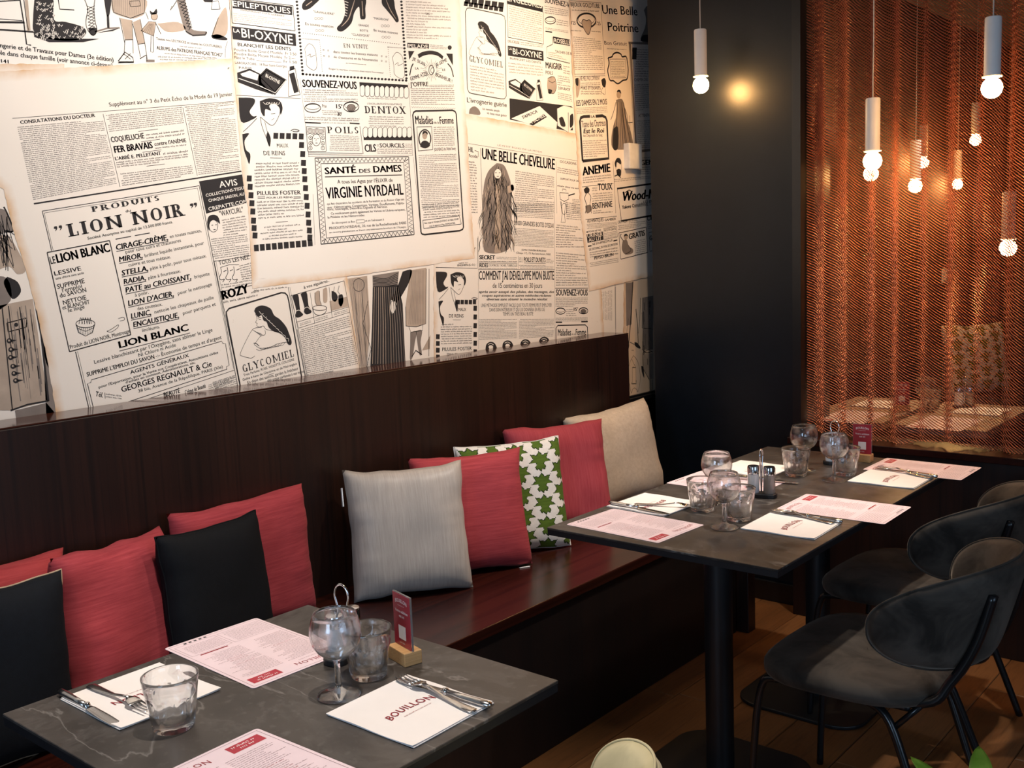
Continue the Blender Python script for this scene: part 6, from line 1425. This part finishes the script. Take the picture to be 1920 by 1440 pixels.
p.stroke([(1488, 690), (1470, 760), (1452, 810)], 5, curve=True); p.stroke([(1532, 690), (1560, 770), (1570, 830)], 5, curve=True); p.blob([(1470, 870), (1500, 860), (1500, 1000), (1466, 1000)], lift=2); p.stroke([(1580, 780), (1584, 1000)], 4); p.stroke([(1566, 830), (1600, 826)], 4)
p.T('ANEMIE', (1262, 1186), (1452, 1160), 60, .03); p.block([(1264, 1192), (1456, 1170), (1458, 1220), (1266, 1240)], 3); p.blob([(1478, 1100), (1492, 1070), (1514, 1070), (1524, 1096), (1518, 1110), (1494, 1096), (1490, 1130), (1482, 1124)]); p.blob([(1490, 1150), (1504, 1140), (1522, 1150), (1520, 1186), (1506, 1190), (1494, 1176)]); p.ell((1506, 1126), 20, 40, 3); p.stroke([(1478, 1190), (1500, 1180), (1520, 1200)], 8); p.block([(1476, 1206), (1740, 1180), (1740, 1204), (1476, 1230)], 2); p.T('GENTS', (1652, 1116), (1790, 1108), 34, .03); p.block([(1650, 1060), (1740, 1052), (1740, 1080), (1650, 1086)], 2); p.block([(1652, 1124), (1740, 1116), (1740, 1176), (1654, 1180)], 4)
p.stroke([(1258, 1262), (1470, 1238)], 3); p.stroke([(1468, 1090), (1486, 1440)], 3); p.T('TOUX', (1366, 1286), (1464, 1281), 48, .022); p.block([(1326, 1262), (1362, 1260), (1362, 1290), (1326, 1292)], 2); p.block([(1326, 1300), (1466, 1290), (1468, 1350), (1330, 1364)], 4); p.T('BENTHANE', (1330, 1412), (1464, 1396), 42, .022); p.block([(1332, 1418), (1466, 1404), (1468, 1436), (1334, 1444)], 2)
p.blob([(1270, 1280), (1290, 1262), (1308, 1276), (1304, 1300), (1280, 1306)]); p.stroke([(1288, 1306), (1276, 1340), (1290, 1390), (1280, 1440)], 6, curve=True); p.stroke([(1300, 1302), (1318, 1330), (1312, 1380), (1322, 1440)], 5, curve=True); p.blob([(1280, 1390), (1316, 1384), (1324, 1420), (1290, 1440)], 'print_grey')
p.stroke([(1760, 1236), (1496, 1274), (1524, 1492), (1780, 1446)], 12); p.T('Wood-Milne', (1536, 1358), (1830, 1330), 66, .03, shear=.25); p.T('LES PLUS', (1672, 1372), (1760, 1362), 18); p.T('Talons Caoutchouc Tournants', (1528, 1412), (1800, 1376), 24, .002); p.stroke([(1550, 1300), (1580, 1284), (1600, 1310)], 6, curve=True)
p.use('F'); p.T('Talons Caoutchouc', (1460, 44), (1640, 10), 22, .002); p.stroke([(1198, 120), (1420, 96)], 3)
p.T('ASTHMATIQUES', (1210, 142), (1326, 132), 26, .014); p.T('GAMBIER', (1334, 132), (1414, 124), 18, .012); p.block([(1206, 148), (1420, 134), (1424, 168), (1210, 188)], 4); p.stroke([(1204, 210), (1216, 208)], 8); p.T('POUR NE PAS', (1220, 212), (1308, 201), 13, .012); p.fill([(1205, 225), (1320, 205), (1326, 264), (1212, 286)]); p.T('URINER', (1212, 249), (1318, 234), 27, .026, 'sheet_cream', 1); p.T('AU LIT', (1220, 279), (1312, 262), 27, .026, 'sheet_cream', 1); p.frame([(1326, 184), (1418, 170), (1424, 244), (1330, 262)], 3); p.T('RECETTE GRATIS', (1332, 206), (1414, 192), 16, .012); p.block([(1332, 212), (1416, 198), (1420, 240), (1334, 256)], 4)
p.stroke([(1215, 310), (1240, 306)], 9); p.T('NE SOUFFREZ PLUS', (1246, 304), (1390, 274), 16, .016); p.stroke([(1396, 272), (1424, 266)], 9); p.T("DE L'ESTOMAC, DU FOIE, DE L'INTESTIN", (1224, 342), (1426, 300), 16, .016); p.block([(1226, 348), (1428, 308), (1432, 368), (1230, 392)], 3); p.T('PEPSO-BRUN', (1260, 406), (1396, 378), 24, .02); p.block([(1228, 424), (1432, 386), (1434, 424), (1230, 458)], 3)
p.T('CREM ALBA', (1428, 150), (1496, 138), 22, .008); p.block([(1500, 112), (1630, 94), (1634, 136), (1502, 150)], 3); p.block([(1430, 158), (1630, 140), (1632, 166), (1432, 196)], 3); p.frame([(1435, 216), (1628, 174), (1640, 354), (1448, 402)], 5); p.T('GRATIS', (1506, 262), (1622, 232), 40, .03); p.block([(1510, 214), (1600, 196), (1600, 210), (1512, 226)], 1); p.block([(1546, 268), (1628, 250), (1634, 360), (1550, 376)], 8)
p.disc((1484, 246), 14, 18, 'print_wash'); p.blob([(1470, 244), (1474, 226), (1490, 222), (1500, 240), (1486, 234)], lift=1); p.blob([(1462, 270), (1490, 264), (1506, 310), (1534, 330), (1530, 360), (1480, 368), (1456, 330)], 'print_grey'); p.stroke([(1466, 270), (1446, 240), (1452, 222)], 7, curve=True); p.stroke([(1500, 300), (1520, 340), (1480, 366)], 5, lift=1, curve=True)
p.T('CILS', (1636, 130), (1690, 118), 36, .02); p.block([(1636, 136), (1690, 126), (1690, 180), (1640, 190)], 4); p.frame([(1648, 212), (1720, 200), (1726, 330), (1654, 346)], 4); p.T('GRAND', (1654, 270), (1740, 252), 36, .03); p.done()

# --- strip with sideways print and the dark figure page beside the bench end
p = sheet([(1096, 500), (1178, 480), (1180, 780), (1100, 780)], 'sheet_cream', 1).use('F')
p.block([(1278, 830), (1278, 640), (1392, 618), (1392, 836)], 10, 'print_grey', fillh=.5); p.stroke([(1264, 630), (1266, 960)], 3, 'print_grey'); p.stroke([(1412, 570), (1418, 960)], 4)
for k in range(30): p.stroke([(1411 + k * .1, 600 + k * 10), (1418, 604 + k * 10)], 4)
p.done()
p = sheet([(1170, 470), (1300, 450), (1300, 770), (1166, 770)], 'sheet_tan', 2).use('G')
p.fill([(520, -500), (620, -510), (600, 60), (530, 80)], 'print_grey'); p.stroke([(620, -520), (590, 0), (560, 330)], 18); p.stroke([(560, -20), (530, 200)], 6); p.stroke([(660, -150), (680, 60), (690, 320)], 14); p.stroke([(720, -300), (712, 0), (690, 180)], 8); p.blob([(640, 300), (680, 310), (722, 372), (700, 384), (650, 350)]); p.stroke([(580, 300), (640, 330)], 14, 'print_grey'); p.blob([(545, 340), (568, 330), (560, 390), (548, 384)])
p.stroke([(625, 480), (580, 570), (558, 680), (566, 820), (598, 985), (612, 940), (640, 918), (672, 940), (686, 968), (712, 860), (716, 740), (694, 590), (660, 520), (625, 480)], 5, curve=True); p.stroke([(600, 520), (640, 610), (612, 640), (610, 850), (660, 860), (656, 640), (640, 600)], 5); p.stroke([(600, 840), (600, 862), (664, 862), (664, 815)], 8); p.stroke([(612, 640), (656, 640)], 10); p.stroke([(600, 408), (632, 408)], 5)
p.fill([(745, -300), (900, -330), (890, 110), (780, 120), (740, 110)], 'print_grey'); p.fill([(750, 110), (890, 115), (890, 400), (745, 400)], 'print_grey'); p.fill([(755, 460), (895, 450), (895, 790), (830, 800), (750, 640)], 'print_wash')
for k in range(22): x = rr.uniform(752, 885); y = rr.uniform(-320, 620); p.stroke([(x, y), (x + 6, y + rr.uniform(60, 200))], rr.choice((4, 7, 12)), rr.choice(('print_ink', 'print_wash', 'print_ink')), 1)
p.stroke([(740, -100), (770, 110), (890, 120)], 8, lift=2); p.stroke([(745, 395), (800, 440), (890, 420)], 8, lift=2, curve=True); p.stroke([(760, 440), (830, 400), (885, 440)], 6, lift=2, curve=True); p.stroke([(748, 440), (752, 650), (840, 805)], 8, lift=2); p.blob([(730, 620), (760, 640), (770, 780), (740, 700)], lift=2); p.stroke([(850, 800), (862, 950)], 9); p.stroke([(880, 800), (884, 940)], 9); p.done()
